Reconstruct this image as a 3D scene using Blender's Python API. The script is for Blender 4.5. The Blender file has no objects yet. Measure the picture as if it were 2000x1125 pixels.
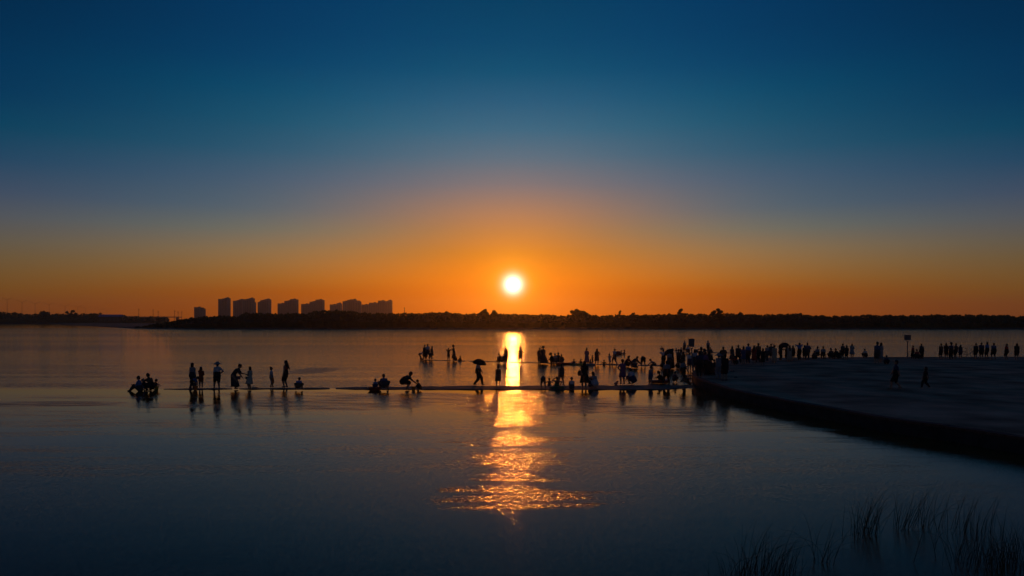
import bpy, math, random
import numpy as np
from mathutils import Vector, Matrix

S = bpy.context.scene
C = S.collection
rad = math.radians
random.seed(7)
rng = np.random.default_rng(11)

# ------------------------------------------------------------------ camera
F, HC, YH = 1500.0, 4.3, 626.0          # focal length in photo pixels, eye height, horizon row
cam_d = bpy.data.cameras.new('camera')
cam = bpy.data.objects.new('camera', cam_d)
C.objects.link(cam)
cam.location = (0, 0, HC)
cam.rotation_euler = (rad(90), 0, 0)
cam_d.sensor_width = 36
cam_d.lens = 36 * F / 2000
cam_d.shift_y = (YH - 562.5) / 2000
cam_d.clip_start = 0.1
cam_d.clip_end = 9000
S.camera = cam

# ------------------------------------------------------------------ world
SUN_EL, SUN_AZ = math.atan(70 / F), math.atan(2 / F)
SUN_DIR = Vector((math.sin(SUN_AZ) * math.cos(SUN_EL), math.cos(SUN_AZ) * math.cos(SUN_EL), math.sin(SUN_EL)))


def lin(c):
    return np.array([((v / 255) / 12.92 if v / 255 <= 0.04045 else ((v / 255 + 0.055) / 1.055) ** 2.4) for v in c])


# colour of the evening sky by height, at three bearings from the sun (0, 18 and 34 degrees)
SKY = {
    0: (940, [(0, 0.0, 59.1, 93.2), (50, 0.0, 64.1, 104.0), (130, 0, 77.2, 111.9), (200, 36.4, 91.2, 122.9), (260, 58.3, 104.2, 128.9), (300, 83.1, 109.3, 127.1), (350, 109.2, 112.2, 121.1), (400, 154.0, 119.0, 98.2), (450, 176.2, 120.3, 66.6), (500, 202.5, 119.7, 22.0), (540, 235.5, 122, 0), (580, 225.2, 106.3, 0), (626, 214.1, 96, 0)]),
    18: (505, [(0, 0.0, 51.0, 91.1), (130, 0.0, 64.2, 102.0), (200, 0, 78.1, 107.8), (300, 45.5, 87.2, 111.9), (370, 80.2, 94.2, 112.9), (420, 93.9, 102.2, 106.0), (450, 117.3, 110.2, 94.1), (500, 150, 112, 66), (550, 163, 97, 27), (575, 163, 79, 2), (626, 156, 72, 0)]),
    34: (10, [(0, 0.0, 42, 75), (100, 0.0, 50, 85), (180, 0.0, 55.1, 89.1), (230, 0.0, 64.1, 92.1), (300, 28.9, 69.2, 97.1), (350, 51.9, 72.2, 98.0), (400, 72.2, 82.1, 97.8), (450, 92.2, 90.0, 82.0), (500, 108.2, 87.1, 58.1), (550, 119, 80, 30.3), (600, 119, 61, 19.9), (626, 114, 57, 18.9)]),
}
ELS = [-1, 0, 1, 2, 3, 4, 5, 6.5, 8, 10, 12, 14, 16, 18, 20, 24, 30, 45, 70]


def column(k):
    x, tab = SKY[k]
    e = [math.degrees(math.atan((YH - t[0]) / math.hypot(F, x - 1000))) for t in tab]
    l = np.array([lin(t[1:]) for t in tab])
    e, l = e[::-1], l[::-1]
    e = e + [30, 45, 70]
    top = l[-1]
    l = np.vstack([l, top * [0, .8, .88], top * [0, .6, .75], top * [0, .5, .65]])
    return np.array([[np.interp(v, e, l[:, c]) for c in range(3)] for v in ELS])


def wA(az): return math.exp(-(az / 12.0) ** 2)
def wC(az):
    t = min(1, max(0, (az - 8) / 32)); return t * t * (3 - 2 * t)


RA = column(0)
T18, T34 = column(18), column(34)
M2 = np.array([[1 - wA(18) - wC(18), wC(18)], [1 - wA(33.5) - wC(33.5), wC(33.5)]])
RB, RC = np.zeros_like(RA), np.zeros_like(RA)
for i in range(len(ELS)):
    rhs = np.array([T18[i] - wA(18) * RA[i], T34[i] - wA(33.5) * RA[i]])
    sol = np.linalg.solve(M2, rhs)
    RB[i], RC[i] = np.maximum(sol[0], 0), np.maximum(sol[1], 0)

W = bpy.data.worlds.new('World')
S.world = W
W.use_nodes = True
nt = W.node_tree
nt.nodes.clear()
N = nt.nodes.new
L = nt.links.new


def mnode(tree, op, a, b=None, c=None, clamp=False):
    n = tree.nodes.new('ShaderNodeMath'); n.operation = op; n.use_clamp = clamp
    for i, v in enumerate((a, b, c)):
        if v is None: continue
        if isinstance(v, (int, float)): n.inputs[i].default_value = v
        else: tree.links.new(v, n.inputs[i])
    return n.outputs[0]


def vnode(tree, op, a, b=None, out=0):
    n = tree.nodes.new('ShaderNodeVectorMath'); n.operation = op
    for i, v in enumerate((a, b)):
        if v is None: continue
        if op == 'SCALE' and i == 1:
            if isinstance(v, (int, float)): n.inputs['Scale'].default_value = v
            else: tree.links.new(v, n.inputs['Scale'])
        elif isinstance(v, (tuple, list, Vector)): n.inputs[i].default_value = tuple(v)
        else: tree.links.new(v, n.inputs[i])
    return n.outputs[out]


tc = N('ShaderNodeTexCoord').outputs['Generated']
dirn = vnode(nt, 'NORMALIZE', tc)
sx = N('ShaderNodeSeparateXYZ'); L(dirn, sx.inputs[0])
elev = mnode(nt, 'MULTIPLY', mnode(nt, 'ARCSINE', sx.outputs[2]), 180 / math.pi)
az = mnode(nt, 'ABSOLUTE', mnode(nt, 'MULTIPLY', mnode(nt, 'ARCTAN2', sx.outputs[0], sx.outputs[1]), 180 / math.pi))
efac = mnode(nt, 'DIVIDE', mnode(nt, 'ADD', elev, 1.0), 71.0, clamp=True)


def ramp(tab):
    r = N('ShaderNodeValToRGB'); cr = r.color_ramp; cr.interpolation = 'LINEAR'
    while len(cr.elements) < len(ELS): cr.elements.new(0.5)
    for i, e in enumerate(ELS): cr.elements[i].position = (e + 1) / 71
    for i, e in enumerate(ELS): cr.elements[i].color = (*[float(v) for v in tab[i]], 1)
    L(efac, r.inputs[0])
    return r.outputs[0]


wa = mnode(nt, 'EXPONENT', mnode(nt, 'MULTIPLY', mnode(nt, 'POWER', mnode(nt, 'DIVIDE', az, 12.0), 2.0), -1.0))
wcn = N('ShaderNodeMapRange'); wcn.interpolation_type = 'SMOOTHSTEP'
L(az, wcn.inputs['Value']); wcn.inputs['From Min'].default_value = 8; wcn.inputs['From Max'].default_value = 40
wc = wcn.outputs[0]
wb = mnode(nt, 'SUBTRACT', mnode(nt, 'SUBTRACT', 1.0, wa), wc)
sky = vnode(nt, 'ADD', vnode(nt, 'ADD', vnode(nt, 'SCALE', ramp(RA), wa), vnode(nt, 'SCALE', ramp(RB), wb)), vnode(nt, 'SCALE', ramp(RC), wc))
# the sun's disc and the aureole round it
dots = mnode(nt, 'MINIMUM', vnode(nt, 'DOT_PRODUCT', dirn, SUN_DIR, out=1), 1.0)
th = mnode(nt, 'MULTIPLY', mnode(nt, 'ARCCOSINE', dots), 180 / math.pi)


def gauss(width, power, col):
    g = mnode(nt, 'EXPONENT', mnode(nt, 'MULTIPLY', mnode(nt, 'POWER', mnode(nt, 'DIVIDE', th, width), power), -1.0))
    return vnode(nt, 'SCALE', col, g)


def vec(c):
    n = N('ShaderNodeCombineXYZ')
    for i in range(3): n.inputs[i].default_value = c[i]
    return n.outputs[0]


for width, power, col in ((0.52, 1.7, (3.6, 3.2, 3.0)), (1.5, 1.6, (.5, .25, .02)), (4.6, 1.8, (.24, .06, .0))):
    sky = vnode(nt, 'ADD', sky, gauss(width, power, vec(col)))
nis = N('ShaderNodeTexSky'); nis.sky_type = 'NISHITA'; nis.sun_disc = False
nis.sun_elevation = SUN_EL; nis.sun_rotation = SUN_AZ; nis.altitude = 0
nis.air_density = 1.0; nis.dust_density = 1.0; nis.ozone_density = 2.0
sky = vnode(nt, 'ADD', sky, vnode(nt, 'SCALE', nis.outputs[0], 0.001))
bg = N('ShaderNodeBackground'); L(sky, bg.inputs['Color']); bg.inputs['Strength'].default_value = 1.0
wo = N('ShaderNodeOutputWorld'); L(bg.outputs[0], wo.inputs['Surface'])

# ------------------------------------------------------------------ sun
sd = bpy.data.lights.new('sun', 'SUN')
sun = bpy.data.objects.new('sun', sd)
C.objects.link(sun)
sd.energy = 0.17
sd.angle = rad(0.55)
sd.color = (1.0, 0.265, 0.03)
sun.rotation_euler = (-SUN_DIR).to_track_quat('-Z', 'Y').to_euler()
sun.location = (0, 200, 60)

S.view_settings.view_transform = 'Standard'
S.view_settings.look = 'None'
S.view_settings.exposure = 0
S.view_settings.gamma = 1
S.view_settings.use_curve_mapping = False
S.render.engine = 'CYCLES'
S.cycles.use_denoising = True
S.cycles.sample_clamp_direct = 400
S.cycles.sample_clamp_indirect = 6
S.cycles.max_bounces = 6
S.cycles.volume_bounces = 0
HAZE_DENSITY = 0.00011


def at(px, py, z=0.0):
    """point of the level z that the camera sees at this pixel of the photo"""
    D = F * (HC - z) / (py - YH)
    return Vector(((px - 1000) / F * D, D, z))


def atd(px, py, D):
    return Vector(((px - 1000) / F * D, D, HC - (py - YH) / F * D))


# ------------------------------------------------------------------ materials
MATS = {}


def mat(name, col, rough=0.8, var=0.25, scale=6.0, bump=0.0, spec=0.3, metal=0.0, trans=None):
    if name in MATS: return MATS[name]
    m = bpy.data.materials.new(name); m.use_nodes = True
    t = m.node_tree; b = t.nodes['Principled BSDF']
    b.inputs['Roughness'].default_value = rough
    b.inputs['Specular IOR Level'].default_value = spec
    b.inputs['Metallic'].default_value = metal
    co = t.nodes.new('ShaderNodeTexCoord').outputs['Object']
    n = t.nodes.new('ShaderNodeTexNoise'); n.inputs['Scale'].default_value = scale; n.inputs['Detail'].default_value = 4
    t.links.new(co, n.inputs['Vector'])
    mr = t.nodes.new('ShaderNodeMapRange'); t.links.new(n.outputs[0], mr.inputs['Value'])
    mr.inputs['From Min'].default_value = .3; mr.inputs['From Max'].default_value = .7
    mr.inputs['To Min'].default_value = 1 - var; mr.inputs['To Max'].default_value = 1 + var
    t.links.new(vnode(t, 'SCALE', vecin(t, col), mr.outputs[0]), b.inputs['Base Color'])
    if bump:
        bp = t.nodes.new('ShaderNodeBump'); bp.inputs['Strength'].default_value = .6; bp.inputs['Distance'].default_value = bump
        t.links.new(n.outputs[0], bp.inputs['Height']); t.links.new(bp.outputs[0], b.inputs['Normal'])
    if trans:
        tr = t.nodes.new('ShaderNodeBsdfTranslucent'); tr.inputs['Color'].default_value = (*trans[:3], 1)
        mx = t.nodes.new('ShaderNodeMixShader'); mx.inputs[0].default_value = trans[3]
        t.links.new(b.outputs[0], mx.inputs[1]); t.links.new(tr.outputs[0], mx.inputs[2])
        t.links.new(mx.outputs[0], t.nodes['Material Output'].inputs['Surface'])
    MATS[name] = m
    return m


def vecin(t, c):
    n = t.nodes.new('ShaderNodeCombineXYZ')
    for i in range(3): n.inputs[i].default_value = c[i]
    return n.outputs[0]


CLOTH = dict(white=(.42, .42, .44), grey=(.2, .2, .21), charcoal=(.05, .05, .055), black=(.02, .02, .022), navy=(.025, .035, .08), blue=(.06, .16, .34),
             teal=(.05, .22, .26), red=(.32, .04, .03), pink=(.4, .16, .18), beige=(.32, .26, .19), brown=(.11, .065, .04), green=(.07, .14, .06),
             orange=(.6, .2, .03), yellow=(.6, .42, .05), purple=(.12, .07, .16), denim=(.06, .085, .15), cream=(.42, .38, .3))


def cloth(k):
    c = CLOTH[k]
    return mat('cloth_' + k, c, .9, .2, 9, .004, .15)


def plastic(k):
    c = CLOTH[k]
    return mat('plastic_' + k, c, .35, .08, 3, 0, .4, trans=(*[min(1, v * 1.3) for v in c], .35))


SKIN = mat('skin', (.30, .17, .11), .55, .1, 12)
HAIR = mat('hair', (.015, .011, .009), .5, .3, 40, .002)
SHOE = mat('shoe_rubber', (.04, .035, .035), .8, .2, 10)

# ------------------------------------------------------------------ mesh helper


class MB:
    def __init__(s): s.v = []; s.f = []; s.m = []

    def add(s, vs, fs, m=0):
        b = len(s.v); s.v.extend(vs)
        for f in fs: s.f.append(tuple(i + b for i in f)); s.m.append(m)

    def loft(s, rings, m=0, caps=True, closed=True):
        n = len(rings[0]); b = len(s.v)
        for r in rings: s.v.extend(Vector(p) for p in r)
        for i in range(len(rings) - 1):
            for j in range(n if closed else n - 1):
                k = (j + 1) % n
                s.f.append((b + i * n + j, b + i * n + k, b + (i + 1) * n + k, b + (i + 1) * n + j)); s.m.append(m)
        if caps:
            s.f.append(tuple(b + j for j in range(n - 1, -1, -1))); s.m.append(m)
            e = b + (len(rings) - 1) * n
            s.f.append(tuple(e + j for j in range(n))); s.m.append(m)

    def tube(s, p0, p1, r0, r1=None, n=8, m=0):
        p0, p1 = Vector(p0), Vector(p1); r1 = r0 if r1 is None else r1
        u, w = frame(p1 - p0)
        s.loft([ring(p0, u, w, r0, r0, n), ring(p1, u, w, r1, r1, n)], m)

    def path(s, pts, rs, n=6, m=0):
        pts = [Vector(p) for p in pts]; rr = []
        for i, p in enumerate(pts):
            d = pts[min(i + 1, len(pts) - 1)] - pts[max(i - 1, 0)]
            u, w = frame(d)
            rr.append(ring(p, u, w, rs[i] if isinstance(rs, (list, tuple)) else rs, rs[i] if isinstance(rs, (list, tuple)) else rs, n))
        s.loft(rr, m)

    def capsule(s, p0, p1, r0, r1, u=None, n=10, m=0):
        """tapered limb with rounded ends; r = (across, deep); u = the across direction"""
        p0, p1 = Vector(p0), Vector(p1)
        if isinstance(r0, (int, float)): r0 = (r0, r0)
        if isinstance(r1, (int, float)): r1 = (r1, r1)
        d = p1 - p0; ln = max(d.length, 1e-6); d = d / ln
        if u is None: u, w = frame(d)
        else:
            u = Vector(u); u = (u - d * u.dot(d)).normalized(); w = d.cross(u)
        rr = []
        for k in (-.98, -.7, -.3): 
            c = math.sqrt(1 - k * k); rr.append(ring(p0 + d * k * min(r0), u, w, r0[0] * c, r0[1] * c, n))
        rr.append(ring(p0, u, w, *r0, n)); rr.append(ring(p1, u, w, *r1, n))
        for k in (.3, .7, .98):
            c = math.sqrt(1 - k * k); rr.append(ring(p1 + d * k * min(r1), u, w, r1[0] * c, r1[1] * c, n))
        s.loft(rr, m)

    def ell(s, c, r, R=None, nu=12, nv=8, m=0, zmin=-1.0):
        c = Vector(c); R = R or Matrix.Identity(3); rr = []
        a0 = math.asin(max(-.985, zmin))
        for i in range(nv + 1):
            a = a0 + (1.4 - a0) * i / nv
            rr.append([c + R @ Vector((r[0] * math.cos(a) * math.cos(t), r[1] * math.cos(a) * math.sin(t), r[2] * math.sin(a)))
                       for t in [2 * math.pi * j / nu for j in range(nu)]])
        s.loft(rr, m)

    def box(s, c, size, rz=0.0, m=0, taper=1.0):
        c = Vector(c); a, b, h = [v / 2 for v in size]; R = Matrix.Rotation(rz, 3, 'Z'); vs = []
        for z, k in ((-h, 1), (h, taper)):
            for x, y in ((-a, -b), (a, -b), (a, b), (-a, b)): vs.append(c + R @ Vector((x * k, y * k, z)))
        s.add(vs, [(3, 2, 1, 0), (4, 5, 6, 7), (0, 1, 5, 4), (1, 2, 6, 5), (2, 3, 7, 6), (3, 0, 4, 7)], m)

    def lathe(s, c, prof, n=20, m=0, caps=True):
        c = Vector(c)
        s.loft([[c + Vector((r * math.cos(t), r * math.sin(t), z)) for t in [2 * math.pi * j / n for j in range(n)]] for r, z in prof], m, caps)

    def mesh(s, name, mats, smooth=False):
        me = bpy.data.meshes.new(name)
        me.from_pydata([tuple(v) for v in s.v], [], s.f)
        for mm in (mats if isinstance(mats, (list, tuple)) else [mats]): me.materials.append(mm)
        me.polygons.foreach_set('material_index', s.m)
        if smooth: me.polygons.foreach_set('use_smooth', [True] * len(s.f))
        me.update()
        return me

    def build(s, name, mats, parent=None, smooth=False, loc=None):
        o = bpy.data.objects.new(name, s.mesh(name, mats, smooth)); C.objects.link(o)
        if parent: o.parent = parent
        if loc is not None: o.location = loc
        return o


def frame(d):
    d = Vector(d).normalized()
    u = Vector((1, 0, 0)) if abs(d.x) < .8 else Vector((0, 1, 0))
    u = (u - d * u.dot(d)).normalized()
    return u, d.cross(u)


def ring(c, u, w, a, b, n):
    return [c + u * (a * math.cos(t)) + w * (b * math.sin(t)) for t in [2 * math.pi * j / n for j in range(n)]]


def tag(o, label=None, cat=None, group=None, kind=None):
    if label: o['label'] = label
    if cat: o['category'] = cat
    if group: o['group'] = group
    if kind: o['kind'] = kind
    return o


def empty(name, loc, rz=0.0):
    o = bpy.data.objects.new(name, None); C.objects.link(o)
    o.location = loc; o.rotation_euler = (0, 0, rz); o.empty_display_size = .2
    return o


def copy_tree(o, parent=None):
    c = o.copy(); C.objects.link(c)
    if parent: c.parent = parent
    for ch in list(o.children): copy_tree(ch, c)
    return c

# ------------------------------------------------------------------ the setting: lake bed, water, far land
m = MB()
m.add([(-2500, -30, -.7), (2500, -30, -.7), (2500, 2500, -.7), (-2500, 2500, -.7)], [(0, 1, 2, 3)])
tag(m.build('ground', mat('lake_mud', (.10, .08, .06), .9, .3, .4)), kind='structure')


def water_material():
    mt = bpy.data.materials.new('lake_water'); mt.use_nodes = True
    t = mt.node_tree; b = t.nodes['Principled BSDF']
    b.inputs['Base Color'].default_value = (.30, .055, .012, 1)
    b.inputs['IOR'].default_value = 1.333
    b.inputs['Specular IOR Level'].default_value = .15
    co = t.nodes.new('ShaderNodeTexCoord').outputs['Object']
    sp = t.nodes.new('ShaderNodeSeparateXYZ'); t.links.new(co, sp.inputs[0])

    def noise(sc, detail=2.0, out=0, rough=.5):
        mp = t.nodes.new('ShaderNodeMapping'); t.links.new(co, mp.inputs['Vector']); mp.inputs['Scale'].default_value = (*sc, 1)
        n = t.nodes.new('ShaderNodeTexNoise'); n.inputs['Scale'].default_value = 1; n.inputs['Detail'].default_value = detail; n.inputs['Roughness'].default_value = rough
        t.links.new(mp.outputs[0], n.inputs['Vector'])
        return n.outputs[out]

    def mr(v, a, b_, c, d, smooth=True):
        n = t.nodes.new('ShaderNodeMapRange'); t.links.new(v, n.inputs['Value'])
        if smooth: n.interpolation_type = 'SMOOTHSTEP'
        for k, q in zip(('From Min', 'From Max', 'To Min', 'To Max'), (a, b_, c, d)): n.inputs[k].default_value = q
        return n.outputs[0]
    # where the breeze ruffles the lake: sheltered close to the bank, patches on the lagoon, steady chop beyond the ledges
    Y = sp.outputs[1]
    wob = mnode(t, 'ADD', Y, mnode(t, 'MULTIPLY', mnode(t, 'SUBTRACT', noise((.25, .6), 2), .5), 5.0))
    patch = mr(noise((.055, .42), 3, rough=.6), .41, .55, 0, 1)
    patch2 = mr(noise((.3, 2.4), 4, rough=.65), .42, .60, .22, 1)
    near_zone = mnode(t, 'MULTIPLY', mr(wob, 15.0, 23.0, 0, 1), mr(Y, 42.5, 45.5, 1, 0))
    mid_zone = mnode(t, 'MULTIPLY', mr(Y, 47.5, 50, 0, 1), mr(Y, 74, 90, 1, 0))
    far_zone = mr(Y, 74, 92, 0, 1)
    bands = mr(noise((.0025, .03), 2), .38, .62, .55, 1.25)
    calm = .004
    t.links.new(mr(Y, 17, 36, .07, .035), b.inputs['Roughness'])
    # cat's paws: single ruffled patches, ragged at their rim
    rag = vnode(t, 'ADD', co, vnode(t, 'MULTIPLY', vnode(t, 'SUBTRACT', noise((.5, 1.6), 4, 1, .65), (.5, .5, .5)), (6.0, 1.3, 0)))
    paws = None
    for qx, qy, rx, ry, wt in ((660, 784, 230, 17, 0.75), (612, 724, 48, 6, 1.0), (1290, 803, 110, 13, 0.9), (560, 770, 160, 6, 0.4), (830, 776, 110, 11, 0.9), (1040, 785, 150, 24, 1.5), (90, 789, 150, 6, 0.8), (330, 793, 90, 4, 0.7), (1000, 824, 70, 11, 1.0), (1000, 860, 125, 11, 1.0), (1015, 897, 110, 17, 1.0), (1020, 932, 95, 9, 1.0), (1005, 972, 165, 26, 1.0)):
        c = at(qx, qy, 0); wx = rx / F * c.y; wy = (at(qx, qy - ry, 0).y - at(qx, qy + ry, 0).y) / 2
        d = vnode(t, 'LENGTH', vnode(t, 'MULTIPLY', vnode(t, 'SUBTRACT', rag, (c.x, c.y, 0)), (1 / wx, 1 / wy, 0)), out=1)
        e = mr(d, .7, 1.15, wt, 0)
        paws = e if paws is None else mnode(t, 'MAXIMUM', paws, e)
    s_near = mnode(t, 'MULTIPLY', mnode(t, 'MULTIPLY', near_zone, mnode(t, 'ADD', .18, patch)), mnode(t, 'MULTIPLY', patch2, .03))
    s_mid = mnode(t, 'MULTIPLY', mid_zone, mnode(t, 'ADD', .034, mnode(t, 'MULTIPLY', patch, .03)))
    s_far = mnode(t, 'MULTIPLY', mnode(t, 'MULTIPLY', far_zone, mr(Y, 415, 450, 1, .12)), mnode(t, 'MULTIPLY', bands, .07))
    s_paw = mnode(t, 'MULTIPLY', paws, mnode(t, 'MULTIPLY', patch2, .145))
    gust = mr(noise((2.2, 6.0), 3, rough=.7), .36, .66, .25, 2.4)
    slope = mnode(t, 'ADD', calm, mnode(t, 'MULTIPLY', gust, mnode(t, 'ADD', s_mid, s_far)))
    s_rip = mnode(t, 'MAXIMUM', s_near, s_paw)
    n1 = vnode(t, 'SUBTRACT', noise((10.0, 26.0), 3, 1, .6), (.5, .5, .5))
    n2 = vnode(t, 'SUBTRACT', noise((.35, 1.6), 2, 1), (.5, .5, .5))
    n3 = vnode(t, 'SUBTRACT', noise((24.0, 50.0), 2, 1), (.5, .5, .5))
    # colour noise has a deviation near .1: bring it to one, more along the wind than across
    fine = vnode(t, 'ADD', vnode(t, 'MULTIPLY', n1, (7.0, 5.5, 0)), vnode(t, 'MULTIPLY', n3, (9.0, 6.5, 0)))
    capillary = vnode(t, 'SCALE', vnode(t, 'ADD', vnode(t, 'MULTIPLY', n1, (13.0, 5.5, 0)), vnode(t, 'MULTIPLY', n3, (17.0, 6.5, 0))), s_rip)
    n4 = vnode(t, 'SUBTRACT', noise((70.0, 130.0), 1, 1), (.5, .5, .5))
    micro = vnode(t, 'SCALE', vnode(t, 'MULTIPLY', n4, (.24, .31, 0)), mr(Y, 17, 33, 1, 0))
    swell = vnode(t, 'MULTIPLY', n2, (.005, .008, 0))
    pert = vnode(t, 'ADD', vnode(t, 'SCALE', fine, slope), vnode(t, 'ADD', capillary, vnode(t, 'ADD', swell, micro)))
    nrm = vnode(t, 'NORMALIZE', vnode(t, 'ADD', pert, (0, 0, 1)))
    t.links.new(nrm, b.inputs['Normal'])
    return mt


m = MB()
m.add([(-2450, -28, 0), (2450, -28, 0), (2450, 1500, 0), (-2450, 1500, 0)], [(0, 1, 2, 3)])
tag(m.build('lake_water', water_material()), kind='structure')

SOIL = mat('bank_soil', (.07, .055, .04), .95, .3, .2)


def flat_land(name, shore, back, z=.5, mt=SOIL):
    """land with a sloping shore: shore = list of (x, y) on the waterline, back = the far outline"""
    m = MB(); n = len(shore)
    a = [Vector((x, y, -.3)) for x, y in shore]
    b_ = [Vector((x + rng.normal() * .5, y + 5 + rng.normal() * .6, z)) for x, y in shore]
    m.loft([a, b_], caps=False, closed=False)
    m.add([Vector(v) for v in b_] + [Vector((x, y, z)) for x, y in back], [tuple(range(n + len(back)))])
    return tag(m.build(name, mt), kind='structure')


D1 = F * HC / (642 - YH)
sh = [((px - 1000) / F * D, D) for px, D in [(255, 404), (300, 398), (340, 396)] + [(px, D1 + 3 * math.sin(px * .021) + 2 * math.sin(px * .06)) for px in range(380, 2500, 40)]]
flat_land('shore_land', [(-640, 1060), (-470, 800), (-250, 480)] + sh, [(1500, 420), (2400, 900), (2400, 2450), (-900, 2450)])
sh2 = [((px - 1000) / F * D, D) for px, D in [(-700, 1150), (-300, 1085), (0, 1075), (120, 1070), (200, 1090), (260, 1150)]]
flat_land('bay_shore', sh2, [(-560, 1400), (-560, 2450), (-2400, 2450), (-2400, 1200)], z=.8)
# low mud spit that shuts the bay on the left
m = MB()
top, bot = [], []
for px in range(-260, 331, 30):
    k = max(.05, 1 - (px + 260) / 600)
    d0 = 385 - 6 * k + 2 * math.sin(px * .05)
    bot.append([Vector(((px - 1000) / F * d0, d0, -.1)), Vector(((px - 1000) / F * (d0 + 2), d0 + 2, .22 * k)), Vector(((px - 1000) / F * (d0 + 9 * k + 2), d0 + 9 * k + 2, .22 * k)), Vector(((px - 1000) / F * (d0 + 12 * k + 3), d0 + 12 * k + 3, -.1))])
m.loft(bot, caps=False, closed=False)
tag(m.build('mud_spit', SOIL), kind='structure')

# ------------------------------------------------------------------ ledges and the promenade
STONE = mat('wet_stone', (.075, .045, .035), .75, .35, 1.6, .02)
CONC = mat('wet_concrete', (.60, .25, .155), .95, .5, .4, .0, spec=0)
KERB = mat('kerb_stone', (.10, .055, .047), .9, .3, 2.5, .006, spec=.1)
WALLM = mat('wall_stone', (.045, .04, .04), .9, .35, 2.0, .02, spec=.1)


def ledge(name, front, back, z, label, cat='ledge', grp=None):
    """low stone ledge just breaking the water; front and back are pixel polylines seen on the water"""
    m = MB(); rings = []
    n = 70

    def interp(pl, t):
        xs = [p[0] for p in pl]; ys = [p[1] for p in pl]; x = xs[0] + (xs[-1] - xs[0]) * t
        return x, float(np.interp(x, xs, ys))
    for i in range(n + 1):
        t = i / n
        f0 = at(*interp(front, t), 0); b0 = at(*interp(back, t), 0)
        j1, j2, j3 = rng.normal(0, .05), rng.normal(0, .08), rng.normal(0, .012)
        e = min(1, t * 12, (1 - t) * 12 + .3)
        dip = .035 * (math.sin(i * .55 + 1.3) + math.sin(i * 1.37)) * max(.35, 1 - t * 1.3)
        zt = (z + j3 - max(0, dip)) * e
        rings.append([f0 + Vector((0, j1 - .05, -.3)), f0 + Vector((0, j1, zt - .02)), f0 + Vector((0, .08 + j1, zt)), b0 + Vector((0, j2 - .1, zt)), b0 + Vector((0, j2, zt - .03)), b0 + Vector((0, j2 + .1, -.3))])
    m.loft(rings, caps=True)
    o = m.build(name, STONE)
    return tag(o, label, cat, grp)


ledge('stone_ledge', [(296, 761.5), (600, 760.5), (900, 761.5), (1290, 761.5), (1364, 757)], [(296, 759.4), (600, 757.6), (900, 754.6), (1290, 753), (1364, 753)], .035,
      'long low stone ledge of the nearest row of waders, just above the water', grp='ledges in the lake')
ledge('stone_ledge', [(806, 703), (1100, 710.8), (1345, 717)], [(806, 702.2), (1100, 709.3), (1345, 714.5)], .03,
      'low wet ledge under the middle row of waders crossing the sun glitter', grp='ledges in the lake')
ledge('stone_ledge', [(1290, 688.2), (1470, 690.5)], [(1290, 687.4), (1470, 689.5)], .03,
      'short farthest ledge behind the signpost with two standing figures', grp='ledges in the lake')

PZ = .52
near = [(1351, 728), (1355, 735), (1362, 740), (1388, 749), (1412, 757), (1440, 764), (1520, 780), (1620, 797.5), (1720, 816), (1840, 832), (2000, 856), (2200, 890), (2500, 950)]
far_e = [(2500, 695.5), (2000, 696.5), (1700, 697), (1500, 698.5), (1430, 702), (1388, 709), (1360, 719)]
nearp = [at(x, y, PZ) for x, y in near]; farp = [at(x, y, PZ) for x, y in far_e]
# smooth the near edge
dense = []
for i in range(len(nearp) - 1):
    p0 = nearp[max(i - 1, 0)]; p1 = nearp[i]; p2 = nearp[i + 1]; p3 = nearp[min(i + 2, len(nearp) - 1)]
    k = max(3, int((p2 - p1).length / .5))
    for j in range(k):
        t = j / k
        dense.append(.5 * ((2 * p1) + (p2 - p0) * t + (2 * p0 - 5 * p1 + 4 * p2 - p3) * t * t + (3 * p1 - p0 - 3 * p2 + p3) * t ** 3))
dense.append(nearp[-1])
m = MB()
out = dense + farp
m.add([Vector((p.x, p.y, PZ - .004)) for p in out], [tuple(range(len(out)))])
wall = out + [out[0]]
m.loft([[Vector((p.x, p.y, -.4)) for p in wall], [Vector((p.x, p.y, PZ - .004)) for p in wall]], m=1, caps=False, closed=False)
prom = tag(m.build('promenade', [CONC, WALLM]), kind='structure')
# kerb stones along its edge, each its own piece
acc = 0.0; last = dense[0]; seg = []
cum = [0]
for i in range(1, len(dense)): cum.append(cum[-1] + (dense[i] - dense[i - 1]).length)


def along(s):
    i = int(np.searchsorted(cum, s)) ; i = min(max(i, 1), len(cum) - 1)
    t = (s - cum[i - 1]) / max(1e-6, cum[i] - cum[i - 1])
    return dense[i - 1].lerp(dense[i], t)


s = 0.0
while s < cum[-1] - .9:
    ln = .78 + random.uniform(-.05, .05)
    a, b_ = along(s + .012), along(s + ln - .012)
    d = (b_ - a); d.z = 0; d.normalize(); nrm = Vector((-d.y, d.x, 0))       # points inland
    if nrm.dot(Vector((1, 1, 0))) < 0: nrm = -nrm
    z0, z1 = -.06, .03 + random.uniform(-.008, .008)
    m = MB(); w = .34
    q = [a - nrm * .03, b_ - nrm * .03, b_ + nrm * w, a + nrm * w]
    c = sum(q, Vector()) / 4
    low = [p - c + Vector((0, 0, z0)) for p in q]; mid = [p - c + Vector((0, 0, z1 - .015)) for p in q]
    top = [(p - c) * .975 + Vector((0, 0, z1)) for p in q]
    if (q[1] - q[0]).cross(q[2] - q[1]).z < 0: low, mid, top = low[::-1], mid[::-1], top[::-1]
    m.loft([low, mid, top])
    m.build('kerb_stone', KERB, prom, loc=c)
    s += ln

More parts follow.
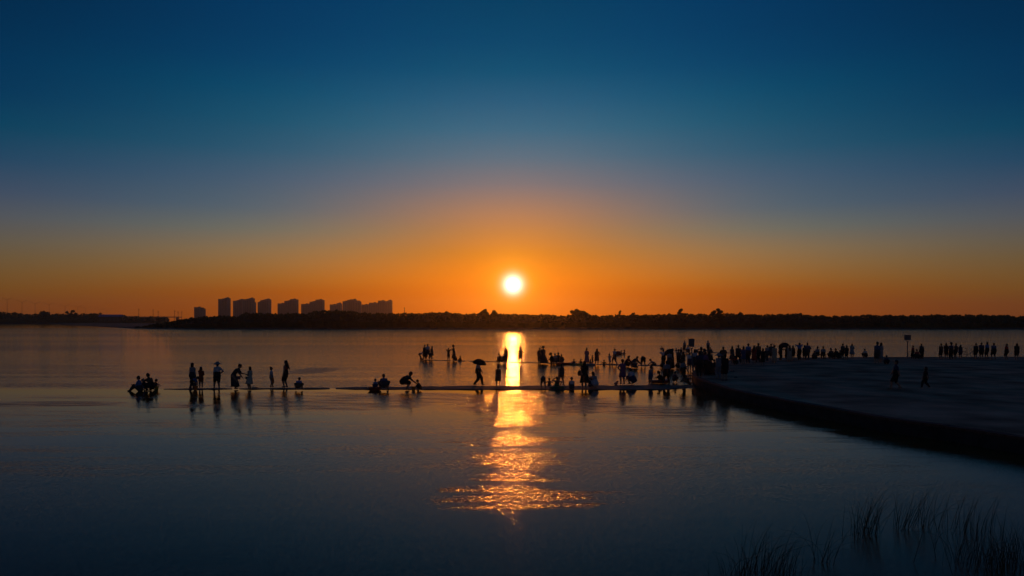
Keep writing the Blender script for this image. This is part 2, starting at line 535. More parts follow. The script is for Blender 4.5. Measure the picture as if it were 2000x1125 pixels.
# wooden steps where the ledge meets the promenade
st = empty('wooden_steps', at(1351, 744, .0))
WOOD = mat('wet_wood', (.12, .07, .045), .75, .35, 3.0, .004)
for k, (dx, dy, z) in enumerate([(-.1, -.2, .17), (.0, .12, .17), (.05, .44, .33), (.1, .76, .33)]):
    m = MB(); m.box((dx, dy, z), (.95, .28, .05), .12); m.build('plank', WOOD, st)
for dx in (-.35, .4):
    m = MB(); m.box((dx, .3, .06), (.07, 1.2, .22), .12); m.box((dx + .04, .62, .24), (.07, .55, .14), .12); m.build('bearer', WOOD, st)
tag(st, 'small wooden steps between the near ledge and the promenade tip', 'steps')

# ------------------------------------------------------------------ far wood, trees
LEAF = mat('dark_foliage', (.045, .055, .02), .8, .45, .15, trans=(.06, .07, .015, .25))
LEAF2 = mat('tree_foliage', (.05, .06, .02), .8, .4, .3, trans=(.07, .08, .02, .3))
BARK = mat('bark', (.06, .045, .035), .9, .3, 2)


def cards(n, pos, size, mt, name, parent=None, loc=None):
    """many small leaf sprays: pos (n,3), size (n,)"""
    a = rng.normal(size=(n, 3)); a /= np.linalg.norm(a, axis=1)[:, None]
    b = rng.normal(size=(n, 3)); b -= a * (a * b).sum(1)[:, None]; b /= np.linalg.norm(b, axis=1)[:, None]
    s_ = size[:, None]
    P = np.stack([pos - a * s_ * .6, pos + b * s_ * .38 - a * s_ * .1, pos + a * s_ * .6, pos - b * s_ * .38 + a * s_ * .1], 1).reshape(-1, 3)
    me = bpy.data.meshes.new(name)
    me.vertices.add(4 * n); me.vertices.foreach_set('co', P.astype(np.float32).ravel())
    me.loops.add(4 * n); me.loops.foreach_set('vertex_index', np.arange(4 * n, dtype=np.int32))
    me.polygons.add(n); me.polygons.foreach_set('loop_start', np.arange(0, 4 * n, 4, dtype=np.int32))
    me.materials.append(mt); me.update(calc_edges=True)
    o = bpy.data.objects.new(name, me); C.objects.link(o)
    if parent: o.parent = parent
    if loc is not None: o.location = loc
    return o


TOP = [(262, 641), (290, 636), (330, 629), (365, 622), (400, 618.5), (425, 617.5), (462, 618), (478, 612), (545, 612.5), (600, 613), (612, 608), (640, 606.5), (690, 606.5), (700, 611), (760, 612.5), (800, 612), (840, 611), (858, 610), (880, 611), (905, 613.5),
       (935, 613), (1000, 613.5), (1050, 615), (1090, 615.5), (1105, 617.5), (1120, 614), (1148, 614), (1160, 616.5), (1200, 616), (1250, 615), (1300, 614.5), (1345, 613), (1380, 614), (1405, 612), (1440, 613), (1480, 615), (1510, 614), (1560, 613), (1590, 616),
       (1620, 618), (1660, 617), (1700, 615.5), (1760, 616.5), (1850, 615), (1950, 615.5), (1985, 618), (2040, 618), (2200, 616), (2480, 617)]


def wood(name, label, top, x0, x1, d0, d1, base, n, size, zg=.4, dens_top=1.0):
    xs = rng.uniform(x0, x1, n); ds = d0 + (d1 - d0) * rng.random(n) ** 1.3
    ty = np.interp(xs, [t[0] for t in top], [t[1] for t in top])
    wob = 1.6 * np.sin(xs * .19 + 2 * np.sin(xs * .05)) + 1.1 * np.sin(xs * .47 + 1.0) + .8 * np.sin(xs * .9 + 3 * np.sin(xs * .11))
    ztop = HC + (YH - ty + wob * .5 - .5) / F * ds
    z = zg + (ztop - zg) * rng.random(n) ** .75
    pos = np.stack([(xs - 1000) / F * ds, ds, z], 1)
    o = cards(n, pos, size * rng.uniform(.6, 1.3, n), LEAF, name)
    tag(o, label, 'wood', kind='stuff')
    # dense inside of the thicket
    m = MB(); rr = []
    for px in np.arange(x0, x1 + 1, 8.0):
        t = float(np.interp(px, [q[0] for q in top], [q[1] for q in top])) + random.uniform(1.5, 4)
        dm = d0 + (d1 - d0) * .35
        zt = max(1.0, HC + (YH - t) / F * dm - .6)
        X = lambda d: (px - 1000) / F * d
        j = random.uniform(-1, 1)
        rr.append([(X(d0 + 1.5 + j), d0 + 1.5 + j, zg - 1), (X(d0 + 1 + j), d0 + 1 + j, zg + zt * .45), (X(dm), dm, zt), (X(d1 - 2), d1 - 2, zt * .8), (X(d1), d1, zg - 1)])
    m.loft(rr, caps=False, closed=False)
    m.build('thicket', LEAF, o)
    return o


wood('far_wood', 'dark wood along the whole far shore below the setting sun', TOP, 264, 2480, D1 + 6, D1 + 44, 642, 52000, 1.15)
TOPL = [(-700, 606), (0, 609), (30, 611), (60, 613.5), (120, 613), (180, 613.5), (240, 616.5), (280, 619), (330, 619), (420, 619)]
wood('bay_wood', 'dark low wood behind the bay at the far left edge', TOPL, -700, 330, 1094, 1150, 632, 15000, 2.6)


def crown_points(n, lobes):
    out = []
    w = np.array([l[3] ** 2 for l in lobes]); w = w / w.sum()
    idx = rng.choice(len(lobes), n, p=w)
    for i in idx:
        x, y, z, r = lobes[i]
        v = rng.normal(size=3); v /= np.linalg.norm(v)
        rr = r * (rng.random() ** .42)
        out.append((x + v[0] * rr, y + v[1] * rr, z + v[2] * rr * .8))
    return np.array(out)


def tree(px, top, w, label, D=None, base=None, stems=1, n=900, kind='round', leaf=.55):
    D = D or D1 + random.uniform(10, 30)
    g = .4
    x = (px - 1000) / F * D
    Ht = HC + (YH - top) / F * D - g; Wd = w / F * D
    root = empty('tree', (x, D, g))
    m = MB()
    lobes = []
    k = max(4, int(w / 2.2)) if stems == 1 else stems * 4
    for i in range(k):
        fx = (i + .5) / k - .5 if stems > 1 else rng.normal(0, .22)
        fx = max(-.5, min(.5, fx))
        env = math.sqrt(max(0.05, 1 - (2 * fx) ** 2)) if kind == 'round' else (.85 + .15 * math.cos(fx * 9))
        r = Wd * (.2 if stems == 1 else .13) * random.uniform(.7, 1.2)
        zc = Ht * (.55 + .45 * env * random.uniform(.35, 1)) - r
        lobes.append((fx * Wd * .8, rng.normal(0, .18) * Wd, max(zc, Ht * .45), r))
    for _ in range(3 * stems):
        lobes.append((rng.normal(0, .22) * Wd, rng.normal(0, .2) * Wd, Ht * random.uniform(.45, .75), Wd * .14))
    for s_ in range(stems):
        bx = (0 if stems == 1 else ((s_ + .5) / stems - .5) * Wd * .7)
        m.path([(bx, 0, -.5), (bx * 1.02, .1, Ht * .3), (bx * 1.05, .0, Ht * .6), (bx * 1.1, 0, Ht * .85)], [.28, .2, .13, .04], 7)
    for l in lobes[:12]:
        sx_ = 0 if stems == 1 else round(l[0] / (Wd * .7 / stems)) * (Wd * .7 / stems) * .6
        m.path([(sx_, 0, Ht * .35), (l[0] * .5 + sx_ * .5, l[1] * .5, (l[2] + Ht * .35) / 2), (l[0], l[1], l[2])], [.11, .08, .03], 5)
    m.build('trunk', BARK, root)
    n = int(n * 1.7); cards(n, crown_points(n, lobes), leaf * rng.uniform(.6, 1.35, n), LEAF2, 'crown', root)
    return tag(root, label, 'tree', 'trees standing out of the far wood')


tree(851, 606.5, 17, 'low round tree topping the far wood, leftmost beside the glare')
tree(872, 606.8, 14, 'small round tree next to another just left of the paired tall trees')
tree(889, 609, 16, 'low broad tree between two small round trees and the tall pair')
tree(945, 599, 20, 'tall round tree on the far shore, left of the sun', n=1500)
tree(965, 604.5, 20, 'shorter broad tree leaning against the tall one left of the sun', n=1200)
tree(1130, 599, 36, 'wide clump-like tree with several crowns right of the sun', stems=3, n=2600, kind='flat')
tree(1211, 605.5, 8, 'slim upright tree first to the right of the wide multi-crowned tree', n=600)
tree(1236, 607.5, 12, 'small round tree second right of the wide multi-crowned tree', n=600)
tree(1309, 607.5, 16, 'loose airy tree left of the narrow tall column-shaped tree', n=600)
tree(1329, 599.5, 14, 'narrow tall column-shaped tree above the signpost', n=1100)
tree(1364, 606, 5, 'thin spindly tree between two taller trees on the far shore', n=260, leaf=.4)
tree(1400, 598.5, 26, 'broad tall tree right of the column-shaped tree', stems=2, n=1900, kind='flat')
tree(1447, 608, 20, 'low spreading tree right of the broad tall tree', n=900)
tree(1475, 613, 14, 'last small round tree of the far shore towards the dark right side', n=600)
tree(87, 603.5, 24, 'rounded tree under the lamps at the bay, leftmost of three', D=1105, n=1300, leaf=1.2)
tree(139, 603.5, 20, 'square-shaped tree under the lamps at the bay, middle of three', D=1105, n=1300, leaf=1.2, stems=2, kind='flat')
tree(185, 606.5, 22, 'dome-shaped tree beside the blue-roofed shed, rightmost of three', D=1105, n=1300, leaf=1.2)

# ------------------------------------------------------------------ towers far behind the wood
TW = mat('tower_render', (.22, .19, .17), .9, .12, .05)
TG = mat('tower_glass', (.05, .055, .065), .3, .1, .1)
TR = mat('tower_roof', (.14, .12, .12), .9, .15, .1)


def tower(label, steps, D, depth=22):
    """steps: (x0, x1, top) pixel blocks side by side"""
    xa = min(s_[0] for s_ in steps); xb = max(s_[1] for s_ in steps)
    cx = ((xa + xb) / 2 - 1000) / F * D
    root = empty('apartment_tower', (cx, D, .5))
    for i, (x0, x1, tp) in enumerate(steps):
        X0 = (x0 - 1000) / F * D - cx; X1 = (x1 - 1000) / F * D - cx
        z = HC + (YH - tp) / F * D - .5
        off = (i % 2) * 1.2
        w = X1 - X0
        m = MB(); m.box(((X0 + X1) / 2, depth / 2 + off, z / 2), (w - .05, depth - off, z)); m.build('wall', TW, root)
        fl = max(3, int(z / 3.1))
        nb = max(1, int(w / 4))
        for b_ in range(nb):
            bx = X0 + (b_ + .5) * w / nb
            m = MB(); m.box((bx, off - .55, z / 2 - 1), (min(2.4, w / nb * .6), 1.1, z - 5)); m.build('balcony_stack', TR, root)
        m = MB()
        for b_ in range(nb):
            bx = X0 + (b_ + .12) * w / nb
            for f_ in range(fl):
                m.box((bx, off - .03, 2 + f_ * (z - 3) / fl), (min(1.1, w / nb * .2), .16, 1.6))
        g = m.build('window_glazing', TG, root); g['kind'] = 'stuff'
        m = MB(); m.box(((X0 + X1) / 2, depth / 2 + off / 2, z + .3), (w - .3, depth - off - .4, .6)); rf = m.build('roof', TR, root)
        m = MB(); m.box(((X0 + X1) / 2, .3 + off, z + .9), (w - .1, .5, .6)); m.build('parapet', TR, rf)
        m = MB(); m.box((X0 + w * .6, depth * .5, z + 1.7), (min(5, w * .5), 6, 2.2)); m.build('lift_house', TR, rf)
    return tag(root, label, 'building', 'apartment towers on the skyline')


tower('short lone tower block at the left end of the skyline', [(379, 391, 600.8), (391, 395, 603)], 1950)
tower('tall slab tower, leftmost of the skyline cluster', [(426, 438, 584.8), (438, 444, 582.4)], 1900)
tower('tower second from the left with a raised right shoulder', [(455, 466, 588.2), (466, 472, 585.6)], 2000)
tower('tower third from the left with a water tank on its roof', [(474.6, 486, 585.2), (486, 492, 583), (492, 494.6, 590.5)], 1900)
tower('tower fourth from the left, stepping up to the right', [(503, 508, 590.6), (508, 517, 587), (517, 525, 584.8)], 2050)
tower('stepped tower fifth from the left, standing just past a wide gap', [(542, 555, 593.5), (555, 566, 588.5), (566, 578.6, 585)], 2000)
tower('long stepped tower sixth from the left, above the hilltop wood', [(588, 604, 594.5), (604, 616, 590), (616, 630, 586)], 1950)
tower('low tower seventh from the left, shortest of the right half', [(644, 657, 595.4), (657, 665, 592.8)], 2100)
tower('broad tower with two roof turrets, eighth from the left', [(669, 678, 589.2), (678, 688, 586.5), (688, 694, 585.4), (694, 702.4, 589)], 1900)
tower('widest stepped slab at the right end of the skyline', [(706, 720, 595.6), (720, 738, 592), (738, 752, 588), (752, 757, 590), (757, 764, 587.4)], 1950)

STEEL = mat('painted_steel', (.12, .12, .13), .6, .1, 1, metal=.2)
# mast right of the towers
p = atd(790, 612, 900); m = MB(); zt = HC + (YH - 600.7) / F * 900
m.path([(0, 0, 0), (0, 0, zt * .6), (0, 0, zt)], [.5, .4, .25], 8)
ms = m.build('radio_mast', STEEL, loc=(p.x, 900, .4)); m = MB(); m.tube((-.9, 0, zt * .93), (.9, 0, zt * .93), .2); m.tube((0, -.8, zt * .97), (0, .8, zt * .97), .2)
m.build('crossbar', STEEL, ms)
tag(ms, 'single thin mast standing right of the skyline towers', 'mast')

# double-armed lamps along the road behind the bay
LAMPS = [(14, 582), (43, 587), (68.5, 590), (96, 592), (127, 595), (152, 597), (167, 600), (195, 602.5), (209, 604)]
SW = ['leftmost', 'second', 'third', 'fourth', 'fifth', 'sixth', 'seventh', 'eighth', 'ninth']
for i, (px, tp) in enumerate(LAMPS):
    D = 1080 * 39 / (YH - tp)
    D = max(D, 1160)
    zt = HC + (YH - tp) / F * D
    x = (px - 1000) / F * D
    r = empty('street_lamp', (x, D, .8))
    H_ = zt - .8; sp_ = 6.5 * D / 1150
    m = MB(); m.path([(0, 0, 0), (0, 0, H_ * .5), (0, 0, H_ - 3)], [.3, .22, .15], 8); m.build('pole', STEEL, r)
    for s_ in (-1, 1):
        m = MB(); m.path([(0, 0, H_ - 3.2), (s_ * sp_ * .25, 0, H_ - 2.0), (s_ * sp_ * .7, 0, H_ - .7), (s_ * sp_, 0, H_)], [.15, .14, .12, .1], 6); a = m.build('arm', STEEL, r)
        m = MB(); m.box((s_ * sp_ * 1.06, 0, H_ + .1), (sp_ * .22, .7, .3)); m.build('lamp_head', STEEL, a)
    tag(r, 'tall double-armed road lamp by the bay, %s from the left' % SW[i], 'street lamp', 'road lamps by the bay')
# utility poles
for i, (px, tp) in enumerate([(271, 603.5), (299, 605), (309, 608), (341, 607), (348, 609), (355, 609)]):
    D = 1250; zt = HC + (YH - tp) / F * D; m = MB(); m.path([(0, 0, 0), (0, 0, zt)], [.4, .25], 6)
    o = m.build('utility_pole', BARK, loc=((px - 1000) / F * D, D, .6)); m = MB(); m.box((0, 0, zt - .8), (3.2, .3, .3)); m.box((0, 0, zt - 2.4), (2.4, .3, .3)); m.build('crossarm', BARK, o)
    tag(o, 'thin utility pole between the bay lamps and the towers, %s from the left' % SW[i], 'pole', 'utility poles')
# blue-roofed shed and bridge
D = 1092; x0 = (193 - 1000) / F * D; x1 = (235 - 1000) / F * D
sh_ = empty('lakeside_shed', ((x0 + x1) / 2, D, .8)); w = x1 - x0
zr = HC + (YH - 618.4) / F * D - .8
m = MB(); m.box((0, 5, zr / 2), (w, 10, zr)); m.build('wall', BARK, sh_)
m = MB(); m.loft([[(-w / 2 - 1, -1, zr), (-w / 2 - 1, 5, zr + 3), (-w / 2 - 1, 11, zr)], [(w / 2 + 1, -1, zr), (w / 2 + 1, 5, zr + 3), (w / 2 + 1, 11, zr)]]); m.build('roof', mat('blue_roof', (.05, .12, .32), .6, .15, .2), sh_)
for k in range(5):
    m = MB(); m.box((-w / 2 + (k + .5) * w / 5, -.05, zr * .5), (w / 9, .2, zr * .35)); m.build('window', TG, sh_)
tag(sh_, 'low shed with a bright blue roof at the end of the bay', 'shed')
D = 1100; x0 = (236 - 1000) / F * D; x1 = (352 - 1000) / F * D; zb = HC + (YH - 619.5) / F * D
br = empty('road_bridge', ((x0 + x1) / 2, D, 0)); w = x1 - x0
m = MB(); m.box((0, 0, zb), (w, 9, 1.0)); m.build('deck', CONC, br)
m = MB(); m.box((0, -4.3, zb + 1.1), (w, .25, .25)); [m.box((-w / 2 + 1 + k * (w - 2) / 24, -4.3, zb + .78), (.2, .2, .6)) for k in range(25)]; m.build('railing', STEEL, br)
for k in range(6):
    m = MB(); m.box((-w / 2 + 4 + k * (w - 8) / 5, 0, zb / 2 - .3), (1.6, 6, zb - .6)); m.build('pier', CONC, br)
tag(br, 'long low road bridge between the blue-roofed shed and the towers', 'bridge')
# ------------------------------------------------------------------ people
HEADING = dict(away=0, left=90, right=-90, near=180)


def two_bone(a, tgt, l1, l2, pole):
    d = tgt - a; dist = d.length
    if dist > (l1 + l2) * .998:
        tgt = a + d * ((l1 + l2) * .998 / dist); d = tgt - a; dist = d.length
    dist = max(dist, abs(l1 - l2) + 1e-3)
    u = d.normalized()
    x = (l1 * l1 - l2 * l2 + dist * dist) / (2 * dist)
    h = math.sqrt(max(0, l1 * l1 - x * x))
    p = Vector(pole); p = p - u * p.dot(u)
    p = p.normalized() if p.length > 1e-5 else frame(u)[0]
    return a + u * x + p * h, tgt


V = Vector
POSES = {
    'stand': dict(),
    'relaxed': dict(lf=(-.07, .03, .04), rf=(.05, -.03, .04), lh=(-.12, .04, .45), rh=(.13, .0, .45)),
    'apart': dict(pel=(0, 0, .505), lf=(-.13, .0, .04), rf=(.12, .0, .04)),
    'stride': dict(pel=(0, 0, .505), lf=(-.05, .17, .045), rf=(.05, -.16, .06), lh=(-.13, -.1, .47), rh=(.13, .14, .5)),
    'hips': dict(lf=(-.07, .0, .04), rf=(.07, .0, .04), lh=(-.105, .03, .585), rh=(.105, .03, .585), ep=(1.0, -.4, 0)),
    'hip_right': dict(lf=(-.1, .06, .04), rf=(.06, -.04, .04), rh=(.105, .03, .585), ep=(1.0, -.5, 0)),
    'hip_left': dict(lf=(-.07, .0, .04), rf=(.08, .04, .04), lh=(-.105, .03, .585), ep=(1.0, -.5, 0)),
    'fore': dict(lh=(-.05, .2, .62), rh=(.06, .2, .62)),
    'reach': dict(lean=8, lh=(-.1, .05, .46), rh=(.05, .3, .7)),
    'camera': dict(head=10, lh=(-.05, .15, .9), rh=(.05, .15, .9), ep=(1, .3, -.6)),
    'phone_up': dict(lh=(-.13, .05, .5), rh=(.12, .16, .98), ep=(1, .2, -.5)),
    'shade_eyes': dict(lh=(-.06, .08, .93), rh=(.06, .08, .93), ep=(1, .2, -.2)),
    'arms_out': dict(lh=(-.27, .02, .8), rh=(.27, .02, .8), ep=(.3, -.3, -1)),
    'elbows': dict(lh=(-.07, .06, .88), rh=(.07, .06, .88), ep=(1, 0, .1)),
    'carry': dict(lh=(-.08, .14, .66), rh=(.08, .14, .66)),
    'face_hand': dict(head=14, lh=(-.03, .1, .86), rh=(.1, .08, .6)),
    'stoop': dict(pel=(0, -.06, .505), lean=46, head=18, lf=(-.05, 0, .04), rf=(.05, .03, .04), lh=(-.04, .34, .56), rh=(.05, .3, .42)),
    'bend': dict(pel=(0, -.1, .5), lean=82, head=15, lf=(-.08, .0, .04), rf=(.08, .02, .04), lh=(-.06, .3, .2), rh=(.06, .28, .22)),
    'fold': dict(pel=(0, -.1, .49), lean=105, head=25, lf=(-.11, .0, .04), rf=(.11, .0, .04), lh=(-.14, .2, .1), rh=(.14, .2, .1)),
    'crouch_lean': dict(pel=(0, -.14, .3), lean=68, head=-8, lf=(-.09, .02, .04), rf=(.09, -.02, .04), lh=(-.05, .36, .2), rh=(.06, .36, .22)),
    'squat': dict(pel=(0, -.1, .16), lean=34, head=12, lf=(-.09, .03, .04), rf=(.09, .03, .04), lh=(-.07, .24, .16), rh=(.07, .24, .2), kp=(.5, 1, .5)),
    'squat_wide': dict(pel=(0, -.1, .17), lean=48, head=25, lf=(-.13, .03, .04), rf=(.13, .03, .04), lh=(-.17, .12, .05), rh=(.17, .12, .05), kp=(.8, 1, .5), ep=(1, -.2, .2)),
    'squat_reach': dict(pel=(0, -.1, .18), lean=44, head=6, lf=(-.09, .05, .04), rf=(.09, -.02, .04), lh=(-.05, .38, .22), rh=(.06, .34, .18), kp=(.4, 1, .5)),
    'squat_phone': dict(pel=(0, -.08, .16), lean=30, head=18, lf=(-.08, .05, .04), rf=(.08, .05, .04), lh=(-.04, .26, .4), rh=(.05, .24, .36), kp=(.4, 1, .5)),
    'sit': dict(pel=(0, 0, .075), lean=12, head=10, lf=(-.06, .36, .04), rf=(.06, .4, .04), lh=(-.06, .26, .24), rh=(.07, .22, .22), kp=(.25, .3, 1)),
    'sit_back': dict(pel=(0, 0, .075), lean=-8, lf=(-.08, .42, .03), rf=(.08, .44, .03), lh=(-.15, -.12, .06), rh=(.15, -.12, .06), kp=(.2, .2, 1)),
    'sit_flex': dict(pel=(0, 0, .075), lean=2, lf=(-.08, .42, .03), rf=(.08, .44, .03), lh=(-.14, .04, .5), rh=(.2, .12, .2), kp=(.2, .2, 1), ep=(1, 0, .1)),
    'swim': dict(pel=(0, 0, .05), lean=14, lf=(-.08, .4, -.1), rf=(.08, .42, -.1), lh=(-.2, .16, .26), rh=(.2, .16, .26), kp=(.2, .2, 1)),
    'lie': dict(pel=(0, 0, .07), lean=64, head=-50, lf=(-.05, -.45, .04), rf=(.05, -.45, .04), lh=(-.08, .34, .04), rh=(.08, .34, .04), kp=(0, 0, -1), ep=(1, -.2, 0)),
    'chair': dict(pel=(0, 0, .26), lean=4, lf=(-.06, .22, .03), rf=(.06, .22, .03), lh=(-.08, .18, .34), rh=(.08, .18, .34), kp=(.1, 1, .4)),
}


def skeleton(pose, H, hs):
    P = dict(pel=(0, 0, .52), lean=0, head=0, lf=(-.055, 0, .04), rf=(.055, 0, .04), lh=(-.135, .02, .44), rh=(.135, .02, .44), kp=(.1, 1, .1), ep=(.35, -1, 0))
    P.update(POSES[pose])
    pel = V(P['pel'])

    def dirv(a): a = rad(a); return V((0, math.sin(a), math.cos(a)))
    ln = P['lean']
    waist = pel + dirv(ln * .55) * .115
    chest = waist + dirv(ln * .95) * .115
    neck = chest + dirv(ln * 1.05) * .085
    ha = ln * .55 + P['head']
    hd = neck + dirv(ha * .7) * (.052 + .062 * hs)
    up = dirv(ha); fwd = V((0, math.cos(rad(ha)), -math.sin(rad(ha))))
    R = Matrix((V((1, 0, 0)), fwd, up)).transposed()
    J = dict(pel=pel, waist=waist, chest=chest, neck=neck, head=hd, R=R)
    for s, k in ((-1, 'l'), (1, 'r')):
        sh = neck - dirv(ln * 1.05) * .028 + V((s * .098, 0, 0))
        kp = V((P['ep'][0] * s, P['ep'][1], P['ep'][2]))
        J[k + 'sh'] = sh
        J[k + 'el'], J[k + 'ha'] = two_bone(sh, V(P[k + 'h']), .17, .155, kp)
        hip = pel + V((s * .048, 0, -.005))
        kp = V((P['kp'][0] * s, P['kp'][1], P['kp'][2]))
        J[k + 'hip'] = hip
        J[k + 'kn'], J[k + 'an'] = two_bone(hip, V(P[k + 'f']), .25, .245, kp)
    for k in J:
        if k != 'R': J[k] = J[k] * H
    return J


def body_parts(J, H, hs, loose, sleeves, legs, bulk):
    """volumes of the figure and which of skin / top / bottom / shoe each belongs to"""
    m = MB(); seg = []
    X = (1, 0, 0); b = bulk * 1.16; K = 1.2

    def cap(p, q, r0, r1, tag_, u=None):
        q_ = 1.0 if tag_ == 1 else K
        r0 = tuple(v * q_ * H for v in (r0 if isinstance(r0, tuple) else (r0, r0))); r1 = tuple(v * q_ * H for v in (r1 if isinstance(r1, tuple) else (r1, r1)))
        m.capsule(p, q, r0, r1, u); seg.append((p, q, max(r0), max(r1), tag_))
    t = 1.04 + .2 * loose
    cap(J['pel'], J['waist'], (.086 * b * t, .066 * b * t), (.074 * b * t, .056 * b * t), 2 if legs != 'dress' else 1, X)
    cap(J['waist'], J['chest'], (.075 * b * t, .056 * b * t), (.092 * b * t, .062 * b * t), 1, X)
    cap(J['chest'], J['neck'], (.09 * b * t, .06 * b * t), (.06, .042), 1, X)
    cap(J['lsh'], J['rsh'], .037 * t, .037 * t, 1)
    cap(J['neck'], J['head'], .03, .03, 0)
    R = J['R']; h = J['head']
    r = (.05 * hs * H, .058 * hs * H, .066 * hs * H)
    m.ell(h, r, R, 14, 10); seg.append((h, h + R @ V((0, 0, .02 * H)), .055 * hs * H, .055 * hs * H, 0))
    m.ell(h + R @ V((0, .018, -.038)) * hs * H, tuple(.033 * hs * H * v for v in (1, 1, .9)), R, 10, 6)          # jaw
    m.ell(h + R @ V((0, .06, -.012)) * hs * H, tuple(.011 * hs * H * v for v in (.9, 1.3, 1.6)), R, 6, 4)         # nose
    for s in (-1, 1):
        m.ell(h + R @ V((s * .052, -.004, -.008)) * hs * H, tuple(.012 * hs * H * v for v in (.7, 1, 1.7)), R, 6, 4)  # ears
    for s, k in ((-1, 'l'), (1, 'r')):
        sl = {'none': (0, 0), 'short': (1, 0), 'long': (1, 1)}[sleeves]
        ta = 1 + .25 * loose * sl[0]; tf = 1 + .25 * loose * sl[1]
        cap(J[k + 'sh'], J[k + 'el'], .034 * ta * b, .027 * ta, 1 if sl[0] else 0)
        cap(J[k + 'el'], J[k + 'ha'], .027 * tf, .018 * tf, 1 if sl[1] else 0)
        d = (J[k + 'ha'] - J[k + 'el']).normalized()
        cap(J[k + 'ha'] + d * .012 * H, J[k + 'ha'] + d * .042 * H, (.022, .012), (.024, .012), 0)
        lg = {'dress': (0, 0), 'bare': (0, 0), 'shorts': (2, 0), 'long': (2, 2)}[legs]
        tt = (1.12 if lg[0] else 1) * b; ts = 1.35 if lg[1] else 1.0
        cap(J[k + 'hip'], J[k + 'kn'], .058 * tt, .042 * (1.15 if lg[0] else 1), lg[0])
        cap(J[k + 'kn'], J[k + 'an'], (.041 * ts), .024 * ts, lg[1])
        an = J[k + 'an']
        sh = an - J[k + 'kn']; f = V((0, 1, 0)) if abs(sh.normalized().y) < .85 else V((0, .1, 1))
        toe = an + f * .085 * H + V((0, 0, -.018 * H)); heel = an - f * .022 * H + V((0, 0, -.014 * H))
        cap(heel, toe, (.025, .022), (.028, .015), 3)
    return m, seg


def fingers(mb, J, H):
    for s, k in ((-1, 'l'), (1, 'r')):
        d = (J[k + 'ha'] - J[k + 'el']).normalized(); u, w = frame(d)
        base = J[k + 'ha'] + d * .045 * H
        for i, ln in enumerate((.034, .041, .043, .038)):
            o = base + u * (i - 1.5) * .0115 * H
            a = o + d * ln * .55 * H; c = a + (d * .75 - w * .55).normalized() * ln * .5 * H
            mb.path([o, a, c], [.0058 * H, .0052 * H, .004 * H], 5)
        o = J[k + 'ha'] + d * .016 * H - u * s * .02 * H
        a = o + (d * .6 - u * s * .7) * .02 * H
        mb.path([o, a, a + (d - u * s * .15).normalized() * .022 * H], [.0068 * H, .006 * H, .0045 * H], 5)


PEOPLE = []


def person(label, px, py, z, hgt, yaw, pose, top='grey', bottom='charcoal', legs='shorts', sleeves='short', hair='short', hat=None, skirt=None, loose=.4,
           group=None, child=None, bulk=1.0, shoes=False, sink=0.0, top_y=None, roll=0.0):
    """px, py: photo pixel of the feet on the level z; hgt in metres, or None to take it from top_y"""
    loc = at(px, py, z)
    if hgt is None: hgt = (py - top_y) / F * loc.y
    hgt = max(.7, min(1.9, hgt))
    if child is None: child = hgt < 1.38
    hs = 1.08 + (max(0, min(1, (1.5 - hgt) / .6)) * .32 if child else .0)
    PEOPLE.append(dict(label=label, loc=loc - V((0, 0, sink)), H=hgt, yaw=HEADING.get(yaw, yaw) if isinstance(yaw, str) else yaw, pose=pose, top=top, bottom=bottom, legs=legs, sleeves=sleeves,
                       hair=hair, hat=hat, skirt=skirt, loose=loose, group=group, hs=hs, bulk=bulk, shoes=shoes))


def hair_mesh(kind, J, H, hs):
    m = MB(); R = J['R']; h = J['head']; k = hs * H

    def P(x, y, z): return h + R @ (V((x, y, z)) * k)
    m.ell(P(0, -.012, .012), (.056 * k, .06 * k, .062 * k), R, 14, 8, zmin=-.25)
    m.ell(P(0, -.03, -.012), (.05 * k, .04 * k, .055 * k), R, 12, 8)
    down = V((0, 0, -1))
    if kind == 'bob':
        m.loft([ring(P(0, -.012, .0), R @ V((1, 0, 0)), R @ V((0, 1, 0)), .058 * k, .056 * k, 14), ring(P(0, -.018, -.045), R @ V((1, 0, 0)), R @ V((0, 1, 0)), .064 * k, .05 * k, 14),
                ring(P(0, -.022, -.085), R @ V((1, 0, 0)), R @ V((0, 1, 0)), .058 * k, .042 * k, 14)])
    if kind in ('long', 'wind'):
        w = .05 if kind == 'wind' else 0
        pts = [P(0, -.02, .0)]
        rr = []
        for i, (dz, a, b) in enumerate(((0, .056, .05), (.07, .06, .04), (.15, .062, .034), (.22, .052, .028), (.28, .03, .018))):
            rr.append(ring(P(0, -.03 - .012 * i - w * i * .35, 0) + down * dz * H, V((1, 0, 0)), V((0, 1, 0)), a * k * (1 if kind == 'long' else 1 - .05 * i), b * k, 12))
        m.loft(rr)
        if kind == 'wind':
            for q in range(5):
                s = P(0, -.06, -.02 - q * .03); m.path([s, s + V((0, -.05 * H, -.02 * H)), s + V((0, -.1 * H, -.01 * H - .012 * q * H))], [.012 * H, .008 * H, .002 * H], 5)
    if kind == 'bun':
        m.ell(P(0, -.035, .068), (.026 * k, .026 * k, .024 * k), R, 10, 6)
    if kind == 'lowbun':
        m.ell(P(0, -.075, .02), (.028 * k, .024 * k, .028 * k), R, 10, 6)
    if kind == 'pony':
        s = P(0, -.06, .03); m.path([P(0, -.045, .03), s + V((0, -.03 * H, .0)), s + V((0, -.05 * H, -.06 * H)), s + V((0, -.045 * H, -.13 * H))], [.014 * H, .02 * H, .018 * H, .004 * H], 8)
    return m


